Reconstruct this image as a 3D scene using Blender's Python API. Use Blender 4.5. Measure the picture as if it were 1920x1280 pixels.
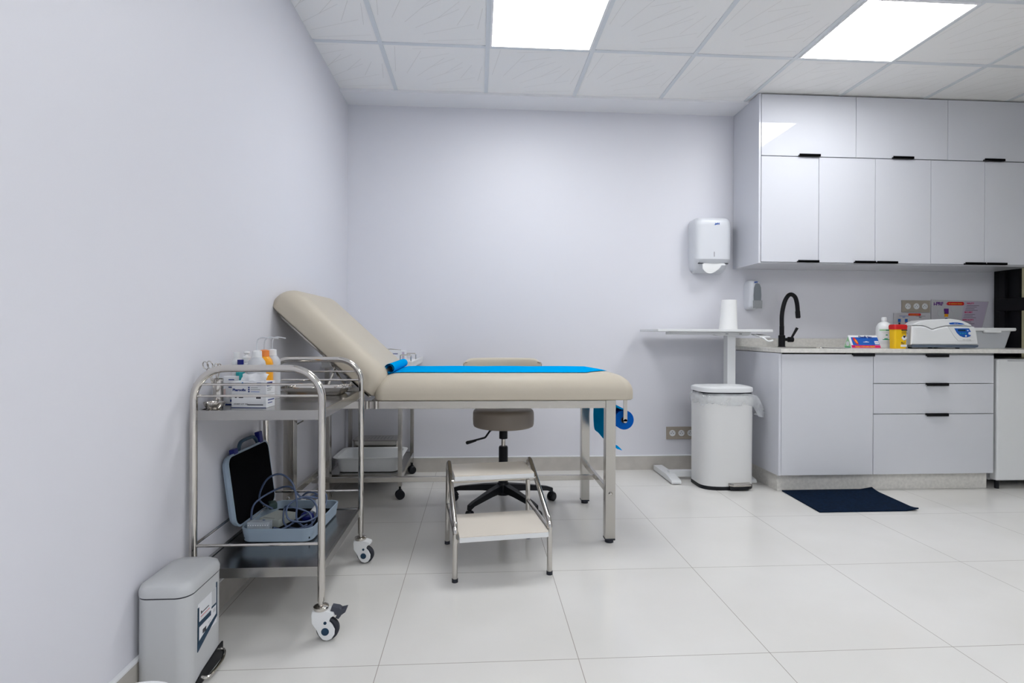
import bpy, bmesh, math, random
from mathutils import Matrix, Vector, noise
PI = math.pi
random.seed(7)
for o in list(bpy.data.objects): bpy.data.objects.remove(o)
S = bpy.context.scene; COL = S.collection
H = 2.61          # ceiling height
XL, XR, YB, YF = -0.923, 3.92, 3.908, -3.0   # room extents
# ------------------------------------------------------------------ camera
cd = bpy.data.cameras.new('camera'); cam = bpy.data.objects.new('camera', cd); COL.objects.link(cam)
cam.matrix_world = Matrix.Translation((0, 0, .989)) @ Matrix.Rotation(-.0623, 4, 'Z') @ Matrix.Rotation(PI/2, 4, 'X') @ Matrix.Rotation(.005, 4, 'Z')
cd.sensor_width = 36; cd.lens = 1021.66/1920*36; cd.shift_y = -15.8/1920; cd.clip_start = .02
S.camera = cam
# ------------------------------------------------------------------ world, exposure
w = bpy.data.worlds.new('world'); S.world = w; w.use_nodes = True
w.node_tree.nodes['Background'].inputs[0].default_value = (.75, .85, 1, 1)
w.node_tree.nodes['Background'].inputs[1].default_value = .6
S.view_settings.view_transform = 'Standard'; S.view_settings.look = 'None'
S.view_settings.exposure = 0.0; S.view_settings.gamma = 1; S.view_settings.use_curve_mapping = False
LAMP = 17.0       # radiance of the ceiling panels
# ------------------------------------------------------------------ materials
def mat(name, col, rough=.5, metal=0, bump=0, bscale=40, var=0, vscale=8, coat=0, spec=.5, alpha=1, trans=0, emit=0, ior=1.45, aniso=0, sheen=0):
    m = bpy.data.materials.new(name); m.use_nodes = True; nt = m.node_tree; N = nt.nodes; L = nt.links
    b = N['Principled BSDF']
    b.inputs['Base Color'].default_value = (*col, 1); b.inputs['Roughness'].default_value = rough; b.inputs['Metallic'].default_value = metal
    b.inputs['Coat Weight'].default_value = coat; b.inputs['Coat Roughness'].default_value = .04
    b.inputs['Specular IOR Level'].default_value = spec; b.inputs['Alpha'].default_value = alpha
    b.inputs['Transmission Weight'].default_value = trans; b.inputs['IOR'].default_value = ior
    b.inputs['Sheen Weight'].default_value = sheen
    if emit: b.inputs['Emission Color'].default_value = (*col, 1); b.inputs['Emission Strength'].default_value = emit
    tc = N.new('ShaderNodeTexCoord')
    if bump:
        n = N.new('ShaderNodeTexNoise'); n.inputs['Scale'].default_value = bscale; n.inputs['Detail'].default_value = 3
        bp = N.new('ShaderNodeBump'); bp.inputs['Strength'].default_value = bump; bp.inputs['Distance'].default_value = .002
        L.new(tc.outputs['Object'], n.inputs['Vector']); L.new(n.outputs['Fac'], bp.inputs['Height']); L.new(bp.outputs['Normal'], b.inputs['Normal'])
    if var:
        n = N.new('ShaderNodeTexNoise'); n.inputs['Scale'].default_value = vscale; n.inputs['Detail'].default_value = 4
        r = N.new('ShaderNodeMapRange'); r.inputs['From Min'].default_value = .3; r.inputs['From Max'].default_value = .7
        r.inputs['To Min'].default_value = 1-var; r.inputs['To Max'].default_value = 1+var*.4
        mx = N.new('ShaderNodeMix'); mx.data_type = 'RGBA'; mx.blend_type = 'MULTIPLY'; mx.inputs[0].default_value = 1
        mx.inputs[6].default_value = (*col, 1)
        L.new(tc.outputs['Object'], n.inputs['Vector']); L.new(n.outputs['Fac'], r.inputs['Value']); L.new(r.outputs[0], mx.inputs[7]); L.new(mx.outputs[2], b.inputs['Base Color'])
    else:
        n = N.new('ShaderNodeTexNoise'); n.inputs['Scale'].default_value = 25
        r = N.new('ShaderNodeMapRange'); r.inputs['To Min'].default_value = max(0, rough*.975); r.inputs['To Max'].default_value = min(1, rough*1.025)
        L.new(tc.outputs['Object'], n.inputs['Vector']); L.new(n.outputs['Fac'], r.inputs['Value']); L.new(r.outputs[0], b.inputs['Roughness'])
    return m
class G:      # tiny node-math helper
    def __init__(s, m): s.nt = m.node_tree; s.N = s.nt.nodes; s.L = s.nt.links
    def m(s, op, a, b=0, c=None):
        n = s.N.new('ShaderNodeMath'); n.operation = op
        for i, v in enumerate((a, b) if c is None else (a, b, c)):
            if isinstance(v, (int, float)): n.inputs[i].default_value = v
            else: s.L.new(v, n.inputs[i])
        return n.outputs[0]
    def xyz(s):
        g = s.N.new('ShaderNodeNewGeometry'); q = s.N.new('ShaderNodeSeparateXYZ'); s.L.new(g.outputs['Position'], q.inputs[0]); return q.outputs
    def mix(s, f, a, b):
        n = s.N.new('ShaderNodeMix'); n.data_type = 'RGBA'; s.L.new(f, n.inputs[0])
        n.inputs[6].default_value = (*a, 1); n.inputs[7].default_value = (*b, 1); return n.outputs[2]
    def bump(s, h, st, dist):
        b = s.N.new('ShaderNodeBump'); b.inputs['Strength'].default_value = st; b.inputs['Distance'].default_value = dist
        s.L.new(h, b.inputs['Height']); return b.outputs[0]
    def line(s, v, off, pitch, wd):     # 1 within wd of the lines v = off + k*pitch
        t = s.m('ABSOLUTE', s.m('SUBTRACT', s.m('FRACT', s.m('ADD', s.m('DIVIDE', s.m('SUBTRACT', v, off), pitch), .5)), .5))
        return s.m('LESS_THAN', s.m('MULTIPLY', t, pitch), wd)
M_wall = mat('wall_paint', (.745, .745, .797), .5, bump=.06, bscale=120)
M_wallf = mat('wall_paint_front', (.76, .77, .79), .6)
# floor: large glossy porcelain tiles
M_floor = mat('porcelain_tile', (.62, .61, .59), .16, spec=.5)
g = G(M_floor); q = g.xyz(); b = g.N['Principled BSDF']
ln = g.m('MAXIMUM', g.line(q[0], .31, .6, .0011), g.line(q[1], 1.64, .615, .0011))
nz = g.N.new('ShaderNodeTexNoise'); nz.inputs['Scale'].default_value = 2.2; nz.inputs['Detail'].default_value = 5
g.L.new(g.N['Texture Coordinate'].outputs['Object'], nz.inputs['Vector'])
base = g.N.new('ShaderNodeValToRGB'); base.color_ramp.elements[0].position = .35; base.color_ramp.elements[1].position = .7
base.color_ramp.elements[0].color = (.725, .71, .68, 1); base.color_ramp.elements[1].color = (.77, .755, .73, 1)
g.L.new(nz.outputs['Fac'], base.inputs[0])
mx = g.N.new('ShaderNodeMix'); mx.data_type = 'RGBA'; g.L.new(ln, mx.inputs[0]); g.L.new(base.outputs[0], mx.inputs[6]); mx.inputs[7].default_value = (.36, .33, .30, 1)
g.L.new(mx.outputs[2], b.inputs['Base Color'])
g.L.new(g.bump(g.m('SUBTRACT', 1, ln), .3, .001), b.inputs['Normal'])
# ceiling tile with embossed fans
M_ceil = mat('ceiling_tile', (.74, .735, .72), .75)
g = G(M_ceil); q = g.xyz(); b = g.N['Principled BSDF']
fx = g.m('FRACT', g.m('DIVIDE', g.m('SUBTRACT', q[0], -.554), .6)); fy = g.m('FRACT', g.m('DIVIDE', g.m('SUBTRACT', q[1], 3.089), .6))
def fan(cx, cy, n, r0, r1, sgn):
    dx = g.m('SUBTRACT', fx, cx); dy = g.m('SUBTRACT', fy, cy)
    an = g.m('ARCTAN2', dy, dx); r = g.m('SQRT', g.m('ADD', g.m('MULTIPLY', dx, dx), g.m('MULTIPLY', dy, dy)))
    t = g.m('ABSOLUTE', g.m('SUBTRACT', g.m('FRACT', g.m('MULTIPLY', an, n/PI)), .5))
    l = g.m('LESS_THAN', g.m('MULTIPLY', t, r), .022/10*n*.35)
    inn = g.m('MULTIPLY', g.m('GREATER_THAN', r, r0), g.m('LESS_THAN', r, r1))
    return g.m('MULTIPLY', l, inn), inn
l1, i1 = fan(0, 1, 12, .45, .95, 1); l2, i2 = fan(1, 0, 12, .40, .72, 1)
lines = g.m('MAXIMUM', l1, l2); reg = g.m('MAXIMUM', i1, g.m('MULTIPLY', i2, .6))
h = g.m('SUBTRACT', g.m('MULTIPLY', reg, .35), lines)
g.L.new(g.bump(h, .5, .002), b.inputs['Normal'])
g.L.new(g.mix(g.m('MULTIPLY', lines, .4), (.95, .94, .93), (.58, .56, .53)), b.inputs['Base Color'])
M_band = mat('ceiling_band_paint', (.88, .88, .90), .5, bump=.03)
M_grid = mat('ceiling_grid_metal', (.74, .77, .80), .35, metal=.05)
M_base = mat('baseboard_tile', (.54, .51, .47), .25, var=.10, vscale=12)
M_cap = mat('baseboard_cap', (.85, .86, .88), .3)
M_lacq = mat('white_lacquer', (.66, .67, .72), .03)
M_lacq2 = mat('matte_lacquer', (.65, .66, .70), .15)
M_disp = mat('dispenser_plastic', (.70, .715, .755), .3)
M_edge = mat('cabinet_carcass', (.55, .56, .58), .5)
M_quartz = mat('quartz', (.74, .72, .68), .25, var=.12, vscale=55)
M_black = mat('black_metal', (.006, .006, .008), .4, spec=.25)
M_blackp = mat('black_plastic', (.008, .009, .012), .45, spec=.3)
M_rub = mat('dark_rubber', (.018, .02, .03), .6)
M_chrome = mat('polished_steel', (.60, .575, .54), .10, metal=1)
M_steel = mat('brushed_steel', (.50, .475, .44), .22, metal=1, bump=.05, bscale=200)
M_shelf = mat('sheet_steel', (.40, .39, .375), .2, metal=1)
M_beige = mat('beige_vinyl', (.54, .485, .395), .5, bump=.15, bscale=300)
M_taupe = mat('taupe_vinyl', (.36, .31, .265), .45, bump=.15, bscale=300)
M_blue = mat('blue_paper', (.0, .34, .76), 1.0, spec=0, bump=.3, bscale=60)
M_blued = mat('blue_paper_roll_end', (.003, .10, .45), .9, spec=.08, bump=.4, bscale=200)
M_whitep = mat('white_plastic', (.78, .79, .80), .3)
M_whitem = mat('white_powder_coat', (.76, .77, .775), .32)
M_whitebin = mat('white_bin_coat', (.72, .72, .715), .35)
M_whitebin2 = mat('small_bin_coat', (.53, .54, .55), .35)
M_cream = mat('cream_laminate', (.76, .70, .62), .35)
M_taupepl = mat('taupe_plate', (.40, .35, .29), .4)
M_navy = mat('navy_print', (.012, .035, .20), .5)
M_darkblue = mat('dark_teal_print', (.005, .035, .075), .5)
M_paper = mat('white_paper', (.82, .82, .82), .8, bump=.3, bscale=30)
M_card = mat('white_card', (.76, .77, .80), .5)
M_grey = mat('grey_plastic', (.28, .29, .30), .4)
M_lgrey = mat('light_grey_print', (.55, .56, .58), .5)
M_case = mat('grey_blue_case', (.30, .38, .47), .42)
M_casein = mat('dark_blue_case_inner', (.03, .07, .12), .5)
M_foam = mat('black_foam', (.004, .004, .005), .95, spec=.05, bump=.6, bscale=150)
M_cable = mat('blue_grey_cable', (.07, .10, .18), .4)
M_navyp = mat('navy_plastic', (.005, .01, .16), .4)
M_mat = mat('navy_carpet', (.0012, .011, .034), .95, spec=.15, bump=1, bscale=350, var=.45, vscale=70)
M_yel = mat('yellow_plastic', (.85, .52, .005), .35)
M_red = mat('red_plastic', (.55, .01, .012), .35)
M_redp = mat('red_print', (.62, .015, .02), .5)
M_mag = mat('magenta_print', (.62, .01, .12), .45)
M_green = mat('green_print', (.35, .62, .35), .5)
M_dgreen = mat('dark_green_print', (.02, .28, .14), .5)
M_bluep = mat('blue_print', (.01, .10, .45), .4)
M_orange = mat('orange_liquid_plastic', (.90, .38, .01), .3)
M_orange2 = mat('orange_cap', (.85, .25, .05), .35)
M_teal = mat('teal_label', (.01, .33, .36), .45)
M_pink = mat('pink_label', (.62, .48, .46), .5)
M_lav = mat('lavender_print', (.52, .46, .58), .5)
M_sheet = mat('printed_sheet', (.56, .55, .58), .35)
M_purple = mat('purple_print', (.12, .02, .22), .5)
M_inkk = mat('black_ink', (.02, .02, .03), .5)
M_transl = mat('milky_plastic', (.70, .72, .76), .35, trans=.25)
M_panel = mat('lamp_diffuser', (.965, .985, 1.0), .5, emit=LAMP)
M_glass = mat('clear_glass', (.9, .95, .95), .02, trans=1, ior=1.1)
M_beigewall = mat('beige_corridor_paint', (.75, .66, .48), .7, bump=.05)
M_smoke = mat('smoked_plastic', (.18, .20, .22), .15)
def film(name, col, a):
    m = mat(name, col, .25); nt = m.node_tree; b = nt.nodes['Principled BSDF']
    tc = nt.nodes['Texture Coordinate']; n = nt.nodes.new('ShaderNodeTexNoise'); n.inputs['Scale'].default_value = 18
    r = nt.nodes.new('ShaderNodeMapRange'); r.inputs['To Min'].default_value = a*.4; r.inputs['To Max'].default_value = min(1, a*1.7)
    nt.links.new(tc.outputs['Object'], n.inputs['Vector']); nt.links.new(n.outputs['Fac'], r.inputs['Value']); nt.links.new(r.outputs[0], b.inputs['Alpha'])
    return m
M_film = film('clear_bag_film', (.80, .82, .84), .35)
M_acr = film('clear_acrylic', (.55, .60, .66), .55)
# ------------------------------------------------------------------ geometry helpers
def tb(): return bmesh.new()
def box(x0, x1, y0, y1, z0, z1, bev=0, seg=2):
    b = tb(); bmesh.ops.create_cube(b, size=1)
    bmesh.ops.transform(b, matrix=Matrix.Translation(((x0+x1)/2, (y0+y1)/2, (z0+z1)/2)) @ Matrix.Diagonal((abs(x1-x0), abs(y1-y0), abs(z1-z0), 1)), verts=b.verts)
    if bev: bmesh.ops.bevel(b, geom=b.edges[:], offset=bev, segments=seg, profile=.5, affect='EDGES', clamp_overlap=True)
    return b
def prism(out, z0, z1, bev=0, seg=2, bot=True):
    b = tb(); n = len(out)
    lo = [b.verts.new((x, y, z0)) for x, y in out]; hi = [b.verts.new((x, y, z1)) for x, y in out]
    f0 = b.faces.new(lo[::-1]); f1 = b.faces.new(hi)
    for i in range(n): b.faces.new((lo[i], lo[(i+1) % n], hi[(i+1) % n], hi[i]))
    bmesh.ops.recalc_face_normals(b, faces=b.faces[:])
    if bev:
        es = list(f1.edges) + (list(f0.edges) if bot else [])
        bmesh.ops.bevel(b, geom=es, offset=bev, segments=seg, profile=.5, affect='EDGES', clamp_overlap=True)
    return b
CYC = Matrix(((0, 0, 1, 0), (1, 0, 0, 0), (0, 1, 0, 0), (0, 0, 0, 1)))
RX = Matrix.Rotation(PI/2, 4, 'X')
def tf(b, m): bmesh.ops.transform(b, matrix=m, verts=b.verts); return b
def prism_y(out, y0, y1, bev=0, seg=2): return tf(prism(out, -y1, -y0, bev, seg), RX)      # outline in XZ
def prism_x(out, x0, x1, bev=0, seg=2): return tf(prism(out, x0, x1, bev, seg), CYC)       # outline in YZ
def rrect(cx, cy, w, d, r, n=6):
    r = min(r, w/2-1e-5, d/2-1e-5); p = []
    for k, (sx, sy) in enumerate(((1, 1), (-1, 1), (-1, -1), (1, -1))):
        for i in range(n+1):
            a = (k + i/n)*PI/2
            p.append((cx+sx*(w/2-r)+r*math.cos(a), cy+sy*(d/2-r)+r*math.sin(a)))
    return p
def loft(rings, cap=True, closed=True):
    b = tb(); R = [[b.verts.new(p) for p in r] for r in rings]; n = len(R[0])
    for a, c in zip(R, R[1:]):
        for i in range(n if closed else n-1): b.faces.new((a[i], a[(i+1) % n], c[(i+1) % n], c[i]))
    if cap and closed: b.faces.new(R[0][::-1]); b.faces.new(R[-1])
    bmesh.ops.recalc_face_normals(b, faces=b.faces[:]); return b
def lathe(prof, seg=24, cx=0, cy=0, cz=0):
    b = tb(); R = []
    for r, z in prof:
        if r < 1e-6: R.append([b.verts.new((cx, cy, cz+z))])
        else: R.append([b.verts.new((cx+r*math.cos(2*PI*i/seg), cy+r*math.sin(2*PI*i/seg), cz+z)) for i in range(seg)])
    for a, c in zip(R, R[1:]):
        for i in range(seg):
            j = (i+1) % seg
            if len(a) == 1 and len(c) == 1: break
            if len(a) == 1: b.faces.new((a[0], c[j], c[i]))
            elif len(c) == 1: b.faces.new((a[i], a[j], c[0]))
            else: b.faces.new((a[i], a[j], c[j], c[i]))
    if len(R[0]) > 1: b.faces.new(R[0][::-1])
    if len(R[-1]) > 1: b.faces.new(R[-1])
    bmesh.ops.recalc_face_normals(b, faces=b.faces[:]); return b
def fillet(pts, r, n=6):
    P = [Vector(p) for p in pts]; out = [P[0]]
    for i in range(1, len(P)-1):
        rr = r[i-1] if isinstance(r, (list, tuple)) else r
        a = (P[i-1]-P[i]); c = (P[i+1]-P[i]); la, lc = a.length, c.length; a.normalize(); c.normalize()
        ang = a.angle(c)
        if ang > PI-.02: out.append(P[i]); continue
        t = min(rr/math.tan(ang/2), la*.49, lc*.49); rad = t*math.tan(ang/2)
        ctr = P[i] + (a+c).normalized()*(rad/math.sin(ang/2))
        s, e = P[i]+a*t-ctr, P[i]+c*t-ctr
        for k in range(n+1):
            th = s.angle(e)*k/n; ax = s.cross(e).normalized()
            out.append(ctr + Matrix.Rotation(th, 3, ax) @ s)
    out.append(P[-1]); return out
def tube(pts, r, seg=12, cap=True, closed=False):
    P = [Vector(p) for p in pts]; n = len(P); b = tb(); rings = []
    T = []
    for i in range(n):
        a = P[(i-1) % n] if (closed or i) else P[i]; c = P[(i+1) % n] if (closed or i < n-1) else P[i]
        T.append((c-a).normalized())
    up = Vector((0, 0, 1)) if abs(T[0].z) < .9 else Vector((1, 0, 0))
    u = T[0].cross(up).normalized(); 
    for i in range(n):
        if i: 
            q = T[i-1].rotation_difference(T[i]); u = q @ u
        u = (u - T[i]*u.dot(T[i])).normalized(); v = T[i].cross(u); rr = r[i] if isinstance(r, (list, tuple)) else r
        rings.append([b.verts.new(P[i]+rr*(u*math.cos(2*PI*k/seg)+v*math.sin(2*PI*k/seg))) for k in range(seg)])
    for i in range(n if closed else n-1):
        a, c = rings[i], rings[(i+1) % n]
        for k in range(seg): b.faces.new((a[k], a[(k+1) % seg], c[(k+1) % seg], c[k]))
    if cap and not closed: b.faces.new(rings[0][::-1]); b.faces.new(rings[-1])
    bmesh.ops.recalc_face_normals(b, faces=b.faces[:]); return b
def cyl(p0, p1, r, seg=20): return tube([p0, p1], r, seg)
def smooth_path(pts, n=8):     # Catmull-Rom
    P = [Vector(p) for p in pts]; P = [P[0]]+P+[P[-1]]; out = []
    for i in range(1, len(P)-2):
        for k in range(n):
            t = k/n; a, b_, c, d = P[i-1:i+3]
            out.append(.5*((2*b_)+(c-a)*t+(2*a-5*b_+4*c-d)*t*t+(3*b_-a-3*c+d)*t**3))
    out.append(P[-2]); return out
def ball(c, r, sc=(1, 1, 1), seg=16):
    b = tb(); bmesh.ops.create_uvsphere(b, u_segments=seg, v_segments=seg//2+2, radius=r)
    return tf(b, Matrix.Translation(c) @ Matrix.Diagonal((*sc, 1)))
def sheet(grid):               # grid of points rows x cols -> surface
    b = tb(); R = [[b.verts.new(p) for p in row] for row in grid]
    for a, c in zip(R, R[1:]):
        for i in range(len(a)-1): b.faces.new((a[i], a[i+1], c[i+1], c[i]))
    return b
def thick(b, t):
    bmesh.ops.recalc_face_normals(b, faces=b.faces[:]); bmesh.ops.solidify(b, geom=b.faces[:], thickness=t); return b
def text(s, size, m, ex=.0002, ax='LEFT', bold=0):
    cu = bpy.data.curves.new('t', 'FONT'); cu.body = s; cu.size = size; cu.extrude = ex; cu.align_x = ax; cu.offset = bold
    o = bpy.data.objects.new('t', cu); COL.objects.link(o)
    me = bpy.data.meshes.new_from_object(o.evaluated_get(bpy.context.evaluated_depsgraph_get()))
    b = tb(); b.from_mesh(me); bpy.data.objects.remove(o); bpy.data.curves.remove(cu); bpy.data.meshes.remove(me)
    return tf(b, m)
def T(x, y, z): return Matrix.Translation((x, y, z))
def FY(x, y, z, rot=0): return T(x, y, z) @ RX @ Matrix.Rotation(rot, 4, 'Z')    # text plane facing -Y
class MB:
    def __init__(s): s.bm = bmesh.new(); s.mats = []; s.i = 0
    def use(s, m):
        if m not in s.mats: s.mats.append(m)
        s.i = s.mats.index(m); return s
    def add(s, *bs, M=None):
        for b in bs:
            for f in b.faces: f.material_index = s.i
            if M is not None: tf(b, M)
            me = bpy.data.meshes.new('x'); b.to_mesh(me); b.free(); s.bm.from_mesh(me); bpy.data.meshes.remove(me)
        return s
    def build(s, name, parent=None, local=False, ang=35, label=None):
        me = bpy.data.meshes.new(name); s.bm.to_mesh(me); s.bm.free()
        for m in s.mats: me.materials.append(m)
        if parent is not None and not local: me.transform(WM(parent).inverted())
        for p in me.polygons: p.use_smooth = True
        me.set_sharp_from_angle(angle=math.radians(ang))
        o = bpy.data.objects.new(name, me); COL.objects.link(o)
        wn = o.modifiers.new('wn', 'WEIGHTED_NORMAL'); wn.keep_sharp = True; wn.weight = 60
        if parent is not None: o.parent = parent
        if label: o['label'] = label
        return o
def WM(o):
    m = o.matrix_basis.copy()
    while o.parent: o = o.parent; m = o.matrix_basis @ m
    return m
def obj(name, m, *bs, parent=None, local=False, ang=35, label=None):
    return MB().use(m).add(*bs).build(name, parent, local, ang, label)
def tag(o, label, cat, group=None):
    o['label'] = label; o['category'] = cat
    if group: o['group'] = group
    return o
def thing(name, label, cat, loc=(0, 0, 0), rotz=0, group=None):
    o = bpy.data.objects.new(name, None); o.empty_display_size = .05; COL.objects.link(o)
    o.location = loc; o.rotation_euler = (0, 0, rotz); return tag(o, label, cat, group)
def solo(name, label, cat, mb_or_mat, *bs, loc=None, group=None, ang=35):   # a thing that is one mesh, origin at its base
    mb = mb_or_mat if isinstance(mb_or_mat, MB) else MB().use(mb_or_mat).add(*bs)
    o = mb.build(name, ang=ang)
    if loc: o.data.transform(T(*loc).inverted()); o.location = loc
    return tag(o, label, cat, group)
def struct(name, m, *bs, ang=35):
    o = (m.build(name, ang=ang) if isinstance(m, MB) else obj(name, m, *bs, ang=ang)); o['kind'] = 'structure'; return o
def dup(root, loc=None, rotz=None, label=None, parent=None):
    r = root.copy(); COL.objects.link(r)
    if parent is not None: r.parent = parent
    if loc is not None: r.location = loc
    if rotz is not None: r.rotation_euler = (0, 0, rotz)
    if label: r['label'] = label
    for ch in list(root.children):
        c = ch.copy(); COL.objects.link(c); c.parent = r
        for g_ in list(ch.children):
            d = g_.copy(); COL.objects.link(d); d.parent = c
    return r
# ================================================================== SETTING
struct('floor', M_floor, box(XL-.1, XR+1.6, YF-.1, YB+.1, -.05, 0))
struct('wall_left', M_wall, box(XL-.1, XL, YF-.1, YB+.1, 0, H+.1))
struct('wall_back', M_wall, box(XL, XR+1.6, YB, YB+.1, 0, H+.1))
struct('wall_front', M_wallf, box(XL, -.3, YF-.1, YF, 0, H+.1), box(3.3, XR+1.6, YF-.1, YF, 0, H+.1), box(-.3, 3.3, YF-.1, YF, 0, .9), box(-.3, 3.3, YF-.1, YF, 2.3, H+.1))
w2 = struct('added_fill_window', M_whitem, *[box(x, x+.05, YF-.08, YF-.02, .9, 2.3) for x in (-.3, .87, 2.05, 3.25)], box(-.3, 3.3, YF-.08, YF-.02, .9, .95), box(-.3, 3.3, YF-.08, YF-.02, 2.25, 2.3))  # invented window out of view, added to let fill daylight onto walls and ceiling
obj('pane', M_glass, box(-.29, 3.29, YF-.053, YF-.047, .91, 2.29), parent=w2)
struct('wall_right', MB().use(M_wall).add(box(XR, XR+.1, YF, 1.5, 0, H+.1), box(XR, XR+.1, 1.5, YB, 2.5, H+.1)))
struct('wall_corridor', M_beigewall, box(XR+1.5, XR+1.6, YF, YB, 0, H+.1), box(XR+.1, XR+1.5, YB-.012, YB, 0, H+.0))
struct('ceiling', M_ceil, box(XL, XR+1.5, YF, 3.679, H, H+.1))
struct('trim_1', M_band, box(XL, XR+1.5, 3.679, YB, H-.016, H+.1))
gr = MB().use(M_grid)
for k in range(-0, 8): gr.add(box(-.554+.6*k-.012, -.554+.6*k+.012, YF, 3.678, H-.005, H+.001))
for k in range(0, 11): gr.add(box(XL, XR, 3.089-.6*k-.012, 3.089-.6*k+.012, H-.0045, H+.001))
struct('trim_2', gr)
bbm = MB().use(M_base).add(box(XL+.012, 1.87, YB-.012, YB, 0, .098)).use(M_cap).add(box(XL+.012, 1.87, YB-.014, YB, .098, .106, .002)); struct('baseboard_back', bbm)
bbm = MB().use(M_base).add(box(XL, XL+.012, YF, YB-.012, 0, .098)).use(M_cap).add(box(XL, XL+.014, YF, YB-.014, .098, .106, .002)); struct('baseboard_left', bbm)
wf = MB().use(M_black)
wf.add(box(XR-.005, XR+.012, 3.711, YB-.001, 0, 2.5)); wf.add(box(XR-.03, XR-.004, 3.80, 3.84, .905, 1.46, .003))
for y in (1.5, 2.6): wf.add(box(XR, XR+.012, y, y+.06, 0, 2.5))
for z in (0, 1.17, 2.44): wf.add(box(XR, XR+.012, 1.56, 3.711, z, z+.09))
wf.add(box(XR-.035, XR-.004, 3.10, 3.868, 1.170, 1.262, .003))
w1 = struct('window_1', wf)
pn = obj('pane', M_glass, box(XR+.004, XR+.008, 1.56, 3.711, .09, 2.44), parent=w1)
# ------------------------------------------------------------------ ceiling lamps
def lamp(x, y, label, first=[]):
    if first: return dup(first[0], (x, y, H-.006), label=label)
    t = thing('ceiling_light', label, 'ceiling light', (x, y, H-.006), group='square light panels in the ceiling')
    obj('frame', M_band, box(-.288, .288, -.288, -.276, -.004, .006), box(-.288, .288, .276, .288, -.004, .006), box(-.288, -.276, -.276, .276, -.004, .006), box(.276, .288, -.276, .276, -.004, .006), parent=t, local=True)
    obj('diffuser', M_panel, box(-.276, .276, -.276, .276, -.002, .004), parent=t, local=True, label='glowing white panel')
    first.append(t); return t
lamp(.346, 2.789, 'square light panel in the ceiling, left one above the examination bed')
lamp(2.146, 2.789, 'square light panel in the ceiling, right one in front of the wall cupboards')
for i, (x, y) in enumerate(((.346, -.211), (2.146, -.211), (.346, -2.011), (2.146, -2.011), (3.346, -.811))):  # extra panels out of view, added only to light the room
    lamp(x, y, 'added unseen light panel in the ceiling behind the viewpoint, %s' % ('left of the near pair', 'right of the near pair', 'left of the far pair', 'right of the far pair', 'close to the glazed wall')[i])
lamp(4.6, -.4, 'added unseen light panel over the corridor beyond the glazed wall')  # unseen lamp, added to brighten the beige strip behind the glazing
# ================================================================== WALL CUPBOARDS
YU = 3.541
solo('cupboard_end_panel', 'tall white panel closing the left end of the wall cupboards', 'panel', M_lacq, box(1.872, 1.887, YU, YB-.002, 1.466, 2.603, .001), loc=(1.88, 3.72, 1.466))
def carcass(x0, x1, y0, y1, z0, z1, t=.016, top=True):
    r = [box(x0, x0+t, y0, y1, z0, z1), box(x1-t, x1, y0, y1, z0, z1), box(x0+t, x1-t, y1-.008, y1, z0, z1), box(x0+t, x1-t, y0, y1-.008, z0, z0+t)]
    if top: r.append(box(x0+t, x1-t, y0, y1-.008, z1-t, z1))
    return r
def pull(x, z, w=.148, up=False, par=None, Y=YU):
    # black edge pull: a plate over the door edge with a small lip
    if up: return obj('handle', M_black, box(x, x+w, Y-.016, Y-.001, z-.006, z+.007, .001), box(x, x+w, Y-.016, Y-.012, z-.012, z+.007, .001), parent=par, label='black edge handle')
    return obj('handle', M_black, box(x, x+w, Y-.018, Y-.001, z-.004, z+.006, .001), box(x, x+w, Y-.018, Y-.014, z-.004, z+.012, .001), parent=par, label='black edge handle')
bx = [1.889, 2.551, 3.207, 3.866]
tl = ['leftmost of the three', 'middle one of the three', 'rightmost of the three']
for i in range(3):
    x0, x1 = bx[i], bx[i+1]
    t = thing('wall_cupboard', 'wide white cupboard of the top row, '+tl[i], 'cupboard', ((x0+x1)/2, 3.72, 2.187), group='wide cupboards of the top row')
    obj('body', M_edge, *carcass(x0+.0005, x1-.0005, YU+.020, YB-.002, 2.188, 2.600), parent=t)
    d = obj('door', M_lacq, box(x0+.0015, x1-.0015, YU, YU+.018, 2.190, 2.600, .001), parent=t)
    pull((x0+x1)/2-.075, 2.190, par=d)
bx = [1.889, 2.291, 3.087, 3.866]
tl = ['narrow gloss white wall cupboard with one door, beside the end panel', 'double door white wall cupboard above the tap and yellow box', 'double door white wall cupboard above the centrifuge, cut by the frame']
for i in range(3):
    x0, x1 = bx[i], bx[i+1]
    t = thing('wall_cupboard', tl[i], 'cupboard', ((x0+x1)/2, 3.72, 1.468), group='cupboards of the lower wall row')
    obj('body', M_lacq2, *carcass(x0+.0005, x1-.0005, YU+.020, YB-.002, 1.468, 2.186), parent=t)
    if i == 0: ds = [(x0, x1, x1-.152)]
    else: xm = (x0+x1)/2; ds = [(x0, xm, xm-.152), (xm, x1, xm+.004)]
    for a, c, hx in ds:
        d = obj('door', M_lacq, box(a+.0015, c-.0015, YU, YU+.018, 1.477, 2.184, .001), parent=t); pull(hx, 1.477, par=d)
struct('trim_3', M_lacq2, box(3.8665, XR-.001, YU+.004, YU+.02, 1.468, 2.600))
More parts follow.
